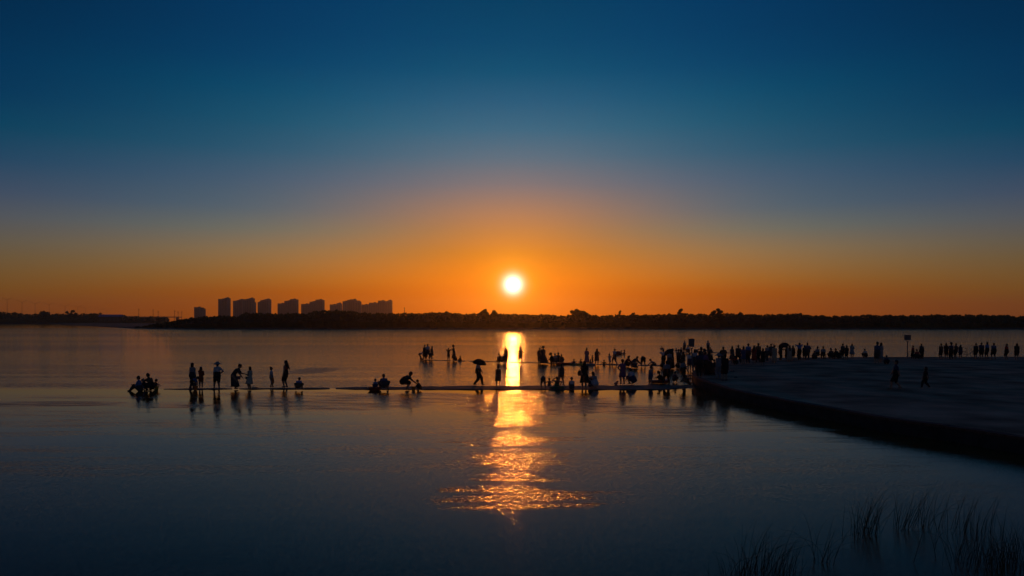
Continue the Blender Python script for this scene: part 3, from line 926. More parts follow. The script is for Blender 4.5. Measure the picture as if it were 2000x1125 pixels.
def hat_mesh(kind, J, H, hs):
    m = MB(); R = J['R']; h = J['head']; k = hs * H
    if kind == 'cap':
        m.ell(h + R @ V((0, -.004, .018)) * k, (.06 * k, .064 * k, .06 * k), R, 14, 7, zmin=.0)
        rr = []
        for y, w in ((.05, .048), (.085, .04), (.108, .022)):
            c = h + R @ V((0, y, .026 - (y - .05) * .2)) * k
            rr.append([c + R @ V((x * w * k, 0, z * .005 * k)) for x, z in ((-1, -1), (1, -1), (1, 1), (-1, 1))])
        m.loft(rr)
    else:
        b = {'sun': .135, 'floppy': .12, 'bucket': .092, 'cone': .15}[kind]
        prof = [(.052, .022), (b * .8, .004), (b, -.016), (b, -.008), (b * .8, .014), (.062, .034), (.06, .06), (.045, .084), (.01, .09)]
        if kind == 'cone': prof = [(.05, .03), (b, -.015), (b, -.008), (.06, .05), (.008, .095)]
        n = 20
        m.loft([[h + R @ (V((r * math.cos(t) * k, r * math.sin(t) * k * 1.05 - .004 * k, z * k + .012 * k + (.008 * k * math.sin(3 * t) if r > .08 and kind in ('sun', 'floppy') else 0))))
                 for t in [2 * math.pi * j / n for j in range(n)]] for r, z in prof])
    return m


def skirt_mesh(J, H, spec):
    """spec: hem height, hem half width, hem half depth, shift back (all as shares of the height)"""
    hem, a1, b1, sx_, sy_ = spec; a1 *= 1.15; b1 *= 1.15
    m = MB(); p = J['pel']; fx = (J['lan'] + J['ran']) / 2; kn = (J['lkn'] + J['rkn']) / 2
    c1 = V(((fx.x + kn.x) / 2 + sx_ * H, (fx.y + kn.y) / 2 + sy_ * H, hem * H))
    n = 30; ph = random.uniform(0, 6)
    rows = []
    top = p + V((0, 0, .05 * H)) if p.z > .35 * H else p + V((0, -.01 * H, .03 * H))
    for q in range(6):
        t = q / 5
        c = top.lerp(c1, t); e = t ** .8
        a = (.108 + (a1 - .108) * e) * H; b = (.088 + (b1 - .088) * e) * H
        rows.append([c + V((a * math.cos(v) * (1 + .09 * t * math.sin(7 * v + ph)), b * math.sin(v) * (1 + .09 * t * math.sin(7 * v + ph)), .012 * H * t * math.sin(3 * v + ph))) for v in [2 * math.pi * j / n for j in range(n)]])
    inner = [[c_ + (sum(r, V()) / n - c_) * .06 for c_ in r] for r in rows[::-1]]
    m.loft(rows + inner, caps=False)
    m.loft([inner[-1], rows[0]], caps=False)
    return m


def make_people():
    tmp = []
    for p in PEOPLE:
        J = skeleton(p['pose'], p['H'], p['hs']); p['J'] = J
        mb, seg = body_parts(J, p['H'], p['hs'], p['loose'], p['sleeves'], p['legs'], p['bulk']); p['seg'] = seg
        o = mb.build('tmp_body', SKIN)
        r = o.modifiers.new('r', 'REMESH'); r.mode = 'VOXEL'
        r.voxel_size = max(.016, .011 * p['H'] + (.006 if p['loc'].y > 60 else 0)); r.use_smooth_shade = True
        sm = o.modifiers.new('s', 'SMOOTH'); sm.factor = .5; sm.iterations = 2
        tmp.append(o)
    dg = bpy.context.evaluated_depsgraph_get()
    for p, o in zip(PEOPLE, tmp):
        ev = o.evaluated_get(dg); me = ev.to_mesh()
        nv, nf = len(me.vertices), len(me.polygons)
        co = np.empty(nv * 3, np.float32); me.vertices.foreach_get('co', co); co = co.reshape(-1, 3)
        faces = [tuple(f.vertices) for f in me.polygons]
        cen = np.empty(nf * 3, np.float32); me.polygons.foreach_get('center', cen); cen = cen.reshape(-1, 3)
        best = np.full(nf, 1e9); tagv = np.zeros(nf, int)
        for a, b, r0, r1, tg in p['seg']:
            a = np.array(a); b = np.array(b); d = b - a; l2 = max(1e-9, (d * d).sum())
            t = np.clip(((cen - a) @ d) / l2, 0, 1)
            dist = np.linalg.norm(cen - a - t[:, None] * d, axis=1) / (r0 + (r1 - r0) * t)
            k = dist < best; best[k] = dist[k]; tagv[k] = tg
        ev.to_mesh_clear()
        mb = MB(); mb.v = [tuple(c) for c in co]; mb.f = faces; mb.m = [int(v) for v in tagv]
        fingers(mb, p['J'], p['H'])
        mats = [SKIN, cloth(p['top']), cloth(p['bottom']), SHOE if p['shoes'] else SKIN]
        ob = mb.build('person', mats, smooth=True)
        ob.location = p['loc']; ob.rotation_euler = (0, 0, rad(p['yaw']))
        tag(ob, p['label'], 'person', p['group'])
        if p['hair']: hair_mesh(p['hair'], p['J'], p['H'], p['hs']).build('hair', HAIR, ob, True)
        if p['hat']:
            kd, colr = p['hat']; hat_mesh(kd, p['J'], p['H'], p['hs']).build('hat', cloth(colr), ob, True)
        if p['skirt']:
            skirt_mesh(p['J'], p['H'], p['skirt']).build('dress_skirt' if p['legs'] == 'dress' else 'skirt', cloth(p['top'] if p['legs'] == 'dress' else p['bottom']), ob, True)
        p['obj'] = ob
    for o in tmp:
        me = o.data; bpy.data.objects.remove(o); bpy.data.meshes.remove(me)


KNEE = (.3, .115, .1, 0, 0)
MIDI = (.16, .12, .11, 0, 0)
MAXI = (.055, .15, .14, 0, 0)
MINI = (.36, .105, .095, 0, 0)
LZ = .03      # top of the near ledge
MZ = .03      # top of the middle ledge
g1, g2, g3, g4, g5 = ('people along the near ledge', 'people along the middle ledge', 'people out in the far water', 'people crowded at the promenade tip', 'people along the far side of the promenade')
# --- near ledge, from the left
person('adult in pale blue shirt sitting with knees up at the far left end', 274, 764, .0, 1.62, 'left', 'sit', 'blue', 'charcoal', 'long', hair='short', group=g1)
person('hunched adult squatting beside the yellow bucket, hand at the face', 293, 763.5, .0, 1.72, 70, 'squat_phone', 'brown', 'black', 'long', hair='short', group=g1, loose=.6)
person('small child tucked between the two seated adults at the left end', 281, 761.5, .0, 1.05, 80, 'squat', 'navy', 'blue', 'shorts', hair='short', group=g1)
person('small child behind the hunched adult reaching for the yellow bucket', 301, 760.5, .03, 1.0, -80, 'squat_reach', 'brown', 'black', 'shorts', hair='short', group=g1)
person('tall woman with bobbed hair standing legs apart over a stooping child', 376, 759.5, LZ, None, -25, 'apart', 'grey', 'charcoal', 'long', 'long', hair='bob', loose=.9, group=g1, top_y=709, bulk=1.08)
person('child in blue shirt folded over an orange bucket', 377, 761, .05, 1.02, -85, 'bend', 'blue', 'black', 'shorts', hair='short', group=g1, child=True)
person('girl in a red-dark dress shading her face with her hand', 392.5, 757.5, LZ, None, 20, 'face_hand', 'red', 'black', 'dress', 'short', hair='bob', skirt=MINI, group=g1, top_y=718)
person('woman in wide sun hat, white blouse and dark shorts, hand on hip', 424.5, 760, LZ, None, 35, 'hip_right', 'white', 'black', 'shorts', hair='short', hat=('sun', 'grey'), skirt=(.34, .11, .1, 0, 0), group=g1, top_y=709)
person('woman in long dark dress stooping over towards a girl', 459, 760, LZ, 1.68, 'right', 'stoop', 'charcoal', 'charcoal', 'dress', 'short', hair='lowbun', skirt=(.09, .13, .13, 0, -.02), group=g1, loose=.8)
person('girl in pale knee-length dress facing the stooping woman', 488, 760.5, LZ, None, 70, 'carry', 'cream', 'white', 'dress', 'none', hair='bob', skirt=(.24, .15, .14, 0, 0), group=g1, top_y=717)
person('slim child with a topknot and white shirt standing alone', 530, 756, LZ, None, 'right', 'relaxed', 'white', 'grey', 'shorts', 'short', hair='bun', group=g1, top_y=718.5)
person('woman with long windblown hair standing straight in dark shorts', 558, 756.5, LZ, None, 80, 'relaxed', 'red', 'black', 'shorts', 'none', hair='wind', skirt=(.38, .1, .095, 0, 0), group=g1, top_y=705)
person('child in blue shirt squatting with both arms down, seen from behind', 583, 761, .05, 1.25, 0, 'squat_wide', 'blue', 'brown', 'shorts', hair='short', group=g1)
person('toddler in a blue cap kneeling over a red basin', 733, 759.5, .03, .95, 10, 'squat', 'blue', 'navy', 'shorts', hair='short', hat=('cap', 'blue'), group=g1)
person('adult squatting with bowed head beside the blue-capped toddler', 750, 761, .03, 1.62, 15, 'squat_wide', 'denim', 'charcoal', 'shorts', hair='short', group=g1)
person('heavy adult crouching forward over an orange bucket', 794, 761.5, .03, 1.72, -80, 'crouch_lean', 'charcoal', 'black', 'shorts', 'short', hair='short', group=g1, bulk=1.18)
person('small child squatting opposite the heavy crouching adult', 818, 762, .0, 1.0, 80, 'squat', 'charcoal', 'black', 'shorts', hair='short', group=g1)
person('man walking right under an open black umbrella', 934, 752.5, LZ, 1.72, -80, 'stride', 'white', 'black', 'long', 'short', hair='short', group=g1, shoes=True, loose=.6)
person('girl in a sleeveless dress standing left of the sun glitter', 973, 755, LZ, None, 10, 'relaxed', 'brown', 'brown', 'dress', 'none', hair='pony', skirt=(.27, .13, .12, 0, 0), group=g1, top_y=715)
person('child folded right over with hands in the water, legs apart', 1061, 757.5, .03, 1.15, 0, 'fold', 'brown', 'charcoal', 'shorts', hair='short', group=g1)
person('small child sitting low in the water behind the ledge, only head and shoulders', 1073, 753, .0, .95, 0, 'swim', 'charcoal', 'charcoal', 'bare', 'none', hair='short', sink=.05, group=g1)
person('boy flexing one arm on a green float', 1088, 758, .05, 1.2, 0, 'sit_flex', 'brown', 'green', 'shorts', 'none', hair='short', group=g1)
person('teenager with ponytail in a swimsuit standing legs apart behind the boy', 1096.5, 752.5, LZ, None, 15, 'apart', 'charcoal', 'charcoal', 'bare', 'none', hair='pony', group=g1, top_y=710.5, loose=.1)
person('child in a pale vest sitting on the ledge, back turned', 1117, 759, .04, 1.2, 5, 'sit', 'white', 'charcoal', 'shorts', 'none', hair='short', group=g1)
person('woman in a dark wide dress with a big shoulder bag', 1141.5, 757.5, LZ, None, 10, 'relaxed', 'black', 'black', 'dress', 'short', hair='bob', skirt=(.2, .17, .14, .04, 0), group=g1, top_y=706, bulk=1.1)
person('woman squatting with both hands raised to her hair', 1161, 757, LZ, 1.6, 30, 'squat_phone', 'grey', 'white', 'long', 'short', hair='long', group=g1)
person('child crouched close beside the woman in the wide dark dress', 1154, 757, LZ, 1.05, -40, 'squat', 'black', 'navy', 'shorts', hair='bob', group=g1)
person('woman in hip-long dress, hand on hip, next to a squatting man', 1216, 750.5, LZ, None, 10, 'hip_left', 'purple', 'purple', 'dress', 'short', hair='short', hat=('cap', 'black'), skirt=(.3, .13, .11, 0, 0), group=g1, top_y=703)
person('man in white printed shirt squatting, seen from behind', 1234, 750, LZ, 1.72, 40, 'squat', 'white', 'navy', 'shorts', 'short', hair='short', group=g1, loose=.6, bulk=1.08)
person('boy in pale shirt and blue shorts standing alone right of the squatting man', 1271, 749.5, LZ, None, 15, 'relaxed', 'grey', 'denim', 'shorts', 'short', hair='short', skirt=(.28, .1, .09, 0, 0), group=g1, top_y=716.5)
person('stout man in grey shirt standing legs wide behind the red float', 1302, 749.5, LZ, None, 0, 'apart', 'grey', 'black', 'long', 'short', hair='short', group=g1, top_y=705, bulk=1.2, loose=.7)
person('child leaning over the red float, dark hat on', 1291, 747, .05, 1.2, 60, 'squat_reach', 'black', 'black', 'shorts', 'long', hair='short', hat=('bucket', 'black'), group=g1)
person('man in grey shirt striding off the ledge towards the wooden steps', 1334.5, 747, .1, None, -60, 'stride', 'grey', 'black', 'shorts', 'short', hair='short', group=g1, top_y=702, shoes=True)
person('child sitting low next to the stout man with a paddle', 1318, 746, .04, 1.15, -30, 'squat', 'navy', 'charcoal', 'shorts', hair='short', group=g1)
# --- middle ledge
person('child bending over a small bucket at the left end of the middle row', 821, 702.6, MZ, 1.15, -80, 'bend', 'white', 'charcoal', 'shorts', 'short', hair='short', group=g2)
person('tall man leftmost of the standing trio in the middle row', 829.5, 701.5, MZ, None, 10, 'relaxed', 'charcoal', 'black', 'long', 'short', hair='short', top_y=674, group=g2)
person('man in pale shirt in the middle of the standing trio', 835.5, 701.8, MZ, None, -20, 'apart', 'white', 'charcoal', 'long', 'short', hair='short', top_y=672.2, group=g2)
person('woman in short flared skirt, rightmost of the standing trio', 843.5, 702, MZ, None, 60, 'fore', 'charcoal', 'black', 'dress', 'long', hair='bob', skirt=(.3, .15, .13, 0, 0), top_y=676.5, group=g2)
person('slim girl holding both elbows up, back to us', 876, 704, MZ, None, 0, 'elbows', 'brown', 'brown', 'dress', 'short', hair='short', skirt=MINI, top_y=680.5, group=g2)
person('woman in brimmed hat reaching towards the girl with raised elbows', 886.5, 704.2, MZ, None, 75, 'reach', 'brown', 'brown', 'dress', 'long', hair='short', hat=('bucket', 'brown'), skirt=MIDI, top_y=675, group=g2)
person('child squatting at the hem of the woman in the brimmed hat', 889.5, 705.5, MZ, 1.15, 30, 'squat', 'brown', 'black', 'shorts', hair='short', group=g2)
person('small child sitting low in the water, right of the brimmed-hat woman', 900, 705, .0, 1.0, 60, 'sit', 'brown', 'black', 'shorts', hair='short', group=g2, sink=.05)
person('toddler crouched lowest of the group left of the glitter', 972.5, 708, MZ, .95, -30, 'squat', 'brown', 'orange', 'shorts', 'none', hair='short', group=g2)
person('adult squatting sideways left of the sun glitter', 977.5, 708.6, MZ, 1.6, 80, 'squat_phone', 'brown', 'brown', 'long', hair='short', group=g2)
person('second squatting adult, between a squatting adult and the bright glitter', 983, 708.8, MZ, 1.6, -70, 'squat', 'charcoal', 'brown', 'shorts', hair='short', group=g2)
person('slender figure standing at the left rim of the sun glitter', 988, 707.5, MZ, None, -30, 'relaxed', 'brown', 'brown', 'long', 'short', hair='short', top_y=678, group=g2)
person('lean figure in a brimmed hat, hands on hips, at the right rim of the glitter', 1016.5, 708.5, MZ, None, 5, 'hips', 'brown', 'brown', 'shorts', 'short', hair='short', hat=('bucket', 'brown'), top_y=678.5, group=g2)
person('man holding a phone up beside a woman in a ballooning gown', 1054, 709, MZ, None, 25, 'phone_up', 'brown', 'charcoal', 'long', 'short', hair='short', top_y=679.5, group=g2)
person('woman in hat and ballooning long gown next to the man with raised phone', 1061, 710, MZ, None, -15, 'relaxed', 'charcoal', 'charcoal', 'dress', 'short', hair='short', hat=('floppy', 'black'), skirt=(.04, .22, .17, .05, 0), top_y=677.5, group=g2)
person('broad figure squatting at the left of the huddle of four', 1078.5, 709.6, MZ, 1.65, 80, 'squat', 'black', 'black', 'long', 'long', hair='short', hat=('floppy', 'black'), group=g2, bulk=1.15)
person('pale-shirted figure squatting second in the huddle of four', 1084.5, 709.8, MZ, 1.6, 10, 'squat', 'grey', 'charcoal', 'long', hair='short', group=g2)
person('figure squatting third in the huddle of four, head highest', 1089.5, 709.4, MZ, 1.72, -20, 'squat_phone', 'charcoal', 'black', 'long', hair='short', group=g2)
person('boy sitting upright at the right end of the huddle of four', 1096.8, 709.5, MZ, 1.45, 0, 'squat', 'brown', 'charcoal', 'shorts', 'none', hair='short', group=g2)
person('child in a green swim ring, first of the row of floating heads', 1121, 711.5, .0, 1.1, 0, 'swim', 'charcoal', 'charcoal', 'bare', 'none', hair='short', sink=.1, group=g2)
person('child in a yellow-green swim ring beside the woman in pink', 1135, 711.8, .0, 1.1, 20, 'swim', 'charcoal', 'charcoal', 'bare', 'none', hair='short', sink=.1, group=g2)
person('child in a teal swim ring below the small standing child', 1153, 712.4, .0, 1.1, -20, 'swim', 'charcoal', 'charcoal', 'bare', 'none', hair='short', sink=.1, group=g2)
person('child floating without ring, rightmost of the row of floating heads', 1180, 713, .0, 1.1, 0, 'swim', 'green', 'charcoal', 'bare', 'none', hair='short', sink=.12, group=g2)
person('woman in long pink sleeveless dress standing at the middle ledge', 1146, 712, MZ, None, -20, 'carry', 'pink', 'pink', 'dress', 'short', hair='bun', skirt=(.14, .14, .12, 0, 0), top_y=680.5, group=g2)
person('tiny child reaching up to the woman with her hand on her hip', 1157, 711, MZ, None, -70, 'arms_out', 'charcoal', 'black', 'shorts', 'short', hair='short', top_y=694.5, group=g2)
person('woman with hood-like hair and knee dress, hand on hip, in the middle row', 1166, 712.4, MZ, None, -10, 'hip_right', 'charcoal', 'charcoal', 'dress', 'short', hair='long', skirt=(.25, .14, .13, 0, 0), top_y=681.5, group=g2)
person('toddler in white being led by the hand', 1190.5, 711.5, MZ, None, -50, 'arms_out', 'cream', 'white', 'shorts', 'short', hair='short', top_y=691.5, group=g2)
person('man in pale shirt and shorts leading a toddler by the hand', 1200.5, 711.8, MZ, None, 40, 'stride', 'white', 'charcoal', 'shorts', 'short', hair='short', top_y=680.8, group=g2, loose=.7)
person('woman squatting in dark clothes, arm stretched to her neighbour', 1225, 716, .02, 1.65, -60, 'squat_reach', 'red', 'black', 'long', 'long', hair='bob', group=g2)
person('bulky hooded figure stooping over the water right of the squatting woman', 1240, 718.5, .02, 1.62, -75, 'crouch_lean', 'charcoal', 'charcoal', 'dress', 'long', hair='long', skirt=(.02, .17, .17, 0, -.05), group=g2, bulk=1.15, loose=.8)
person('round-backed figure bent over, seen from behind, left of the crawling child', 1256.5, 716, .02, 1.5, 0, 'fold', 'charcoal', 'black', 'shorts', 'short', hair='short', group=g2, bulk=1.1)
person('child stooped low reaching left with one arm', 1275, 720.5, .0, 1.35, 80, 'crouch_lean', 'grey', 'charcoal', 'shorts', 'short', hair='short', group=g2)
person('man in pale shirt standing left of the tilted umbrella', 1296, 716, .02, None, 10, 'camera', 'white', 'black', 'long', 'short', hair='short', top_y=683.6, group=g2, bulk=1.1, loose=.7)
person('child crouching in the water below the man left of the umbrella', 1293.5, 719.5, .0, 1.1, 0, 'squat', 'charcoal', 'black', 'shorts', hair='short', group=g2)
person('woman in long dark robe holding a tilted umbrella', 1313, 720, .02, None, 60, 'carry', 'black', 'black', 'dress', 'long', hair='short', skirt=(.03, .13, .12, 0, 0), top_y=681.5, group=g2)
person('grey-haired man in grey shirt in front of the robed umbrella woman', 1307.5, 722, .0, 1.6, 0, 'relaxed', 'grey', 'charcoal', 'long', 'short', hair='short', group=g2)
person('man with a light shirt standing left of the signpost, head turned', 1325.5, 716.5, .02, None, -20, 'relaxed', 'charcoal', 'black', 'shorts', 'short', hair='short', top_y=683, group=g2)
person('child squatting in front of the two figures left of the signpost', 1324, 720, .0, 1.15, 10, 'squat', 'black', 'black', 'shorts', hair='short', group=g2)
person('woman in brown top with bobbed hair, right behind the striding man', 1334, 722, .02, 1.55, 15, 'fore', 'brown', 'black', 'long', 'short', hair='bob', group=g2)
person('girl in white blouse and dark skirt standing at the signpost', 1347, 723.5, .02, None, 10, 'relaxed', 'white', 'navy', 'bare', 'short', hair='pony', skirt=(.34, .12, .11, 0, 0), top_y=689, group=g2)
# --- far water
person('lone man standing far out left of the signboard', 1337, 689, MZ, None, 30, 'relaxed', 'grey', 'charcoal', 'shorts', 'short', hair='short', top_y=665.5, group=g3)
person('child sitting far out below the lone man', 1330.5, 688.5, .0, 1.2, 0, 'sit', 'charcoal', 'black', 'shorts', 'none', hair='short', group=g3)
person('pale figure squatting far out, right below the signboard', 1344, 689.5, .0, 1.65, 0, 'squat', 'white', 'charcoal', 'shorts', 'short', hair='short', group=g3)
person('lone woman standing far out right of the signboard', 1383, 689.5, MZ, None, -40, 'carry', 'grey', 'charcoal', 'long', 'short', hair='short', top_y=665.6, group=g3)
person('child crouching far out at the feet of the lone woman', 1389, 690, .0, 1.25, 40, 'squat', 'charcoal', 'charcoal', 'shorts', hair='short', group=g3)
person('swimmer with only the head out, far left of the signpost', 1293, 682, .0, 1.5, 0, 'swim', 'charcoal', 'charcoal', 'bare', 'none', hair='short', sink=.38, group=g3)
person('swimmer with only the head out, close to the signpost', 1321.5, 685, .0, 1.5, 30, 'swim', 'charcoal', 'charcoal', 'bare', 'none', hair='short', sink=.4, group=g3)
person('swimmer beside the red buoy ball', 1212, 692.5, .0, 1.55, -60, 'swim', 'navy', 'charcoal', 'bare', 'none', hair='short', sink=.34, group=g3)
person('swimmer in a red cap, second right of the red buoy ball', 1218, 691.8, .0, 1.55, -90, 'swim', 'navy', 'charcoal', 'bare', 'none', hair='short', hat=('cap', 'red'), sink=.26, group=g3)
# --- crowd on the promenade tip
person('man in dark blue shirt at the very tip of the promenade, back turned', 1366.5, 736.5, PZ, None, 5, 'relaxed', 'navy', 'black', 'long', 'short', hair='short', top_y=686.5, group=g4, bulk=1.12, loose=.7)
person('man with both hands up at his eyes behind the dark blue shirt', 1369.5, 727, PZ, None, -10, 'shade_eyes', 'charcoal', 'black', 'long', 'short', hair='short', top_y=679, group=g4)
person('woman in white top right behind the signpost', 1357, 724, PZ, None, 20, 'relaxed', 'white', 'charcoal', 'long', 'short', hair='bob', top_y=683, group=g4)
person('curly-haired woman standing behind the long black robe', 1375.5, 729, PZ, None, 30, 'carry', 'charcoal', 'black', 'long', 'long', hair='bob', top_y=682, group=g4)
person('woman in flowing long black robe at the promenade tip', 1385.5, 732.5, PZ, None, -20, 'carry', 'black', 'black', 'dress', 'long', hair='long', skirt=(.03, .2, .17, .04, 0), top_y=686, group=g4)
person('stooped figure in dark clothes left of the black robe', 1378, 733, PZ, 1.6, -60, 'fore', 'purple', 'black', 'long', 'long', hair='short', group=g4)
person('woman in a wide conical hat and pale clothes standing on the promenade', 1404, 739.5, PZ, None, 15, 'relaxed', 'grey', 'grey', 'long', 'short', hair='short', hat=('cone', 'grey'), top_y=692, group=g4, loose=.7)
person('man in dark shirt and long shorts beside the conical hat, bare calves', 1416, 743.5, PZ, None, 5, 'relaxed', 'black', 'black', 'shorts', 'short', hair='short', skirt=(.3, .115, .1, 0, 0), top_y=692, group=g4, bulk=1.1, shoes=True)
person('child sitting on the promenade edge right of the black robe', 1397, 721, PZ, 1.2, 40, 'squat', 'black', 'black', 'shorts', hair='short', group=g4)
# --- far side of the promenade
FAR = [
    ('figure with arms akimbo above the conical hat', 1412.5, 713, 678, 0, 'hips', 'brown', 'charcoal', 'short', None, None),
    ('woman in flared skirt leaning left, first of the long row on the promenade', 1430.5, 709.5, 677, 20, 'reach', 'charcoal', 'navy', 'bob', (.25, .17, .14, 0, 0), None),
    ('broad-shouldered dark figure, second of the long row on the promenade', 1442, 709.5, 674, -10, 'apart', 'charcoal', 'black', 'short', None, None),
    ('figure in dull blue dress, third of the long row on the promenade', 1452, 712, 677, 10, 'carry', 'denim', 'navy', 'bob', (.3, .13, .12, 0, 0), None),
    ('man in pale blue shirt, tallest near the start of the row', 1461.5, 709.5, 671.5, 5, 'relaxed', 'blue', 'charcoal', 'short', None, None),
    ('dark red-clad woman right of the tall pale blue shirt', 1473, 710.5, 675.5, -20, 'carry', 'red', 'black', 'long', (.2, .13, .12, 0, 0), None),
    ('man half hidden behind the dark red-clad woman', 1481, 708, 671, 10, 'relaxed', 'brown', 'black', 'short', None, None),
    ('short dark figure stepping forward of the row', 1490, 713.5, 681, 0, 'relaxed', 'black', 'black', 'bob', (.2, .12, .11, 0, 0), None),
    ('figure in grey with hands clasped, right of the short dark one', 1498.5, 705.5, 675, 15, 'fore', 'grey', 'charcoal', 'short', None, None),
    ('slim figure left of the pale dress on the promenade', 1506, 704, 672, -20, 'phone_up', 'charcoal', 'charcoal', 'short', None, None),
    ('woman in pale grey-green dress in the middle of the row', 1512.5, 709.5, 674.5, 0, 'relaxed', 'beige', 'beige', 'short', (.1, .13, .12, 0, 0), None),
    ('figure in a yellow-banded top left of the far umbrella', 1524, 703.5, 675, -70, 'reach', 'charcoal', 'black', 'short', None, None),
    ('figure carrying the far umbrella on the promenade', 1537, 703.5, 671.5, 60, 'carry', 'charcoal', 'black', 'short', None, None),
    ('woman in long pale brown dress right of the far umbrella', 1542, 706.5, 675, 0, 'relaxed', 'beige', 'brown', 'long', (.1, .15, .13, 0, 0), None),
    ('dark figure close behind the pale brown dress', 1549, 702.5, 676, -30, 'relaxed', 'charcoal', 'black', 'bob', None, None),
    ('man in bright blue shirt with elbows raised, right half of the row', 1561.5, 703.5, 670, 10, 'elbows', 'blue', 'black', 'short', None, None),
    ('dark figure between the two blue-shirted men', 1571.5, 702.5, 675, 0, 'carry', 'charcoal', 'black', 'short', None, None),
    ('man in blue shirt with an arm curled out, right of the bright blue one', 1577, 703, 670, -20, 'hip_right', 'denim', 'charcoal', 'short', None, None),
    ('tall figure standing behind two smaller ones towards the thin end of the row', 1646, 701.5, 671.5, 10, 'relaxed', 'charcoal', 'black', 'short', None, None),
    ('stocky figure between a tall one and the flared coat', 1653.5, 703, 675, -10, 'carry', 'black', 'black', 'bob', None, None),
    ('woman in flared coat at the thin end of the row', 1664, 700, 672, -40, 'reach', 'grey', 'charcoal', 'bob', (.3, .16, .14, 0, 0), None),
    ('tall man left of the close pair in the gap before the second sign', 1713.5, 711, 668.5, 0, 'relaxed', 'denim', 'charcoal', 'short', None, None),
    ('woman right of the close pair in the gap before the second sign', 1720.5, 708, 670, 20, 'carry', 'grey', 'charcoal', 'bob', (.2, .12, .11, 0, 0), None),
    ('lone man walking across the open promenade, nearer the sea of paving', 1750, 759.5, 703.5, 70, 'stride', 'navy', 'black', 'short', None, None),
    ('lone woman walking across the open promenade, farther right', 1808, 757.5, 717.5, 60, 'stride', 'black', 'black', 'bob', None, None),
    ('dark figure left of the parked bicycles under the second sign', 1783, 700.5, 675.5, 30, 'relaxed', 'red', 'black', 'short', None, None),
    ('figure holding a bicycle right of the second sign', 1800, 700.5, 672, -60, 'fore', 'charcoal', 'black', 'short', None, None),
    ('leftmost figure of the dense dark cluster beyond the bicycles', 1838, 701, 671.5, 10, 'relaxed', 'brown', 'black', 'short', None, None),
    ('figure second in the dense dark cluster', 1848, 700, 670.5, -30, 'carry', 'black', 'black', 'bob', None, None),
    ('figure in brimmed hat in the middle of the dense dark cluster', 1858, 701.5, 670, 0, 'relaxed', 'navy', 'black', 'short', None, ('bucket', 'black')),
    ('figure fourth in the dense dark cluster', 1867, 700.5, 671, 30, 'hips', 'charcoal', 'black', 'short', None, None),
    ('rightmost figure of the dense dark cluster, slightly shorter', 1876, 700, 674, -20, 'relaxed', 'charcoal', 'navy', 'bob', None, None),
    ('first figure of the last cluster near the dark edge', 1906, 700.5, 671, 0, 'carry', 'charcoal', 'black', 'short', None, None),
    ('second figure of the last cluster near the dark edge', 1917, 701, 669.5, -30, 'relaxed', 'navy', 'black', 'short', None, None),
    ('third figure of the last cluster near the dark edge', 1928, 700, 668.5, 20, 'relaxed', 'blue', 'black', 'bob', None, None),
    ('fourth figure of the last cluster near the dark edge', 1941, 701.5, 670, 0, 'apart', 'denim', 'black', 'short', None, None),
    ('figure in red at the far right end of the promenade row', 1966, 702, 672, 30, 'relaxed', 'red', 'black', 'short', None, None),
    ('last dark figure cut close to the right edge', 1986, 702.5, 671, -20, 'relaxed', 'black', 'black', 'bob', None, None),
]
for lb, px, py, ty, yw, po, tp, bt, hr, sk, ht in FAR:
    person(lb, px, py, PZ, None, yw, po, tp, bt, ('dress' if sk else ('long' if random.random() < .5 else 'shorts')), 'short', hr, ht, sk, random.uniform(.3, 1.0), g5, top_y=ty, bulk=random.uniform(.98, 1.3))
LOW = [
    ('child squatting at the front of the row near the striped mat', 1437, 712.5, 1.2, 30, 'squat', 'red'), ('child squatting between the blue shirts and the low bench', 1590, 701.5, 1.3, -30, 'squat', 'charcoal'),
    ('pale figure sitting at the left end of the low bench', 1597, 700.5, 1.6, 10, 'chair', 'grey'), ('pale figure sitting at the right end of the low bench', 1608, 700.5, 1.6, -10, 'chair', 'grey'),
    ('seated wide-robed figure right of the low bench', 1624, 700.5, 1.7, 0, 'squat', 'charcoal'), ('figure squatting second right of the low bench', 1634, 700.5, 1.65, 20, 'squat', 'black'),
    ('small figure squatting before the tall one at the thin end', 1640.5, 701, 1.4, -20, 'squat', 'black'), ('lone pale figure sitting at the water edge in the gap of the row', 1690, 699, 1.5, 0, 'squat', 'cream'),
    ('child in blue crouching right of the close pair', 1731, 712, 1.25, -40, 'squat', 'navy'), ('seated figure in dull red beside the parked bicycle', 1792, 701.5, 1.6, 0, 'squat', 'red'),
]
for lb, px, py, hh, yw, po, tp in LOW:
    person(lb, px, py, PZ, hh, yw, po, tp, 'black', 'long', 'short', 'short', None, None, .6, g5)
make_people()

# ------------------------------------------------------------------ things with the people


def bucket(label, px, py, z, r, h, col, parent_group='buckets and basins', handle=True, rz=0.0):
    p = at(px, py, z); m = MB()
    m.lathe((0, 0, 0), [(r * .72, 0), (r * .98, h * .96), (r * 1.06, h * .96), (r * 1.06, h), (r * .94, h), (r * .70, .012)], 20)
    o = m.build('bucket', plastic(col), smooth=False, loc=p)
    if handle:
        m = MB(); m.path([(r * math.cos(a), 0, h * .95 + r * 1.1 * math.sin(a)) for a in [math.pi * k / 8 for k in range(9)]], .006, 6); m.build('handle', plastic('white'), o)
    o.rotation_euler = (0, 0, rz)
    return tag(o, label, 'bucket', parent_group)


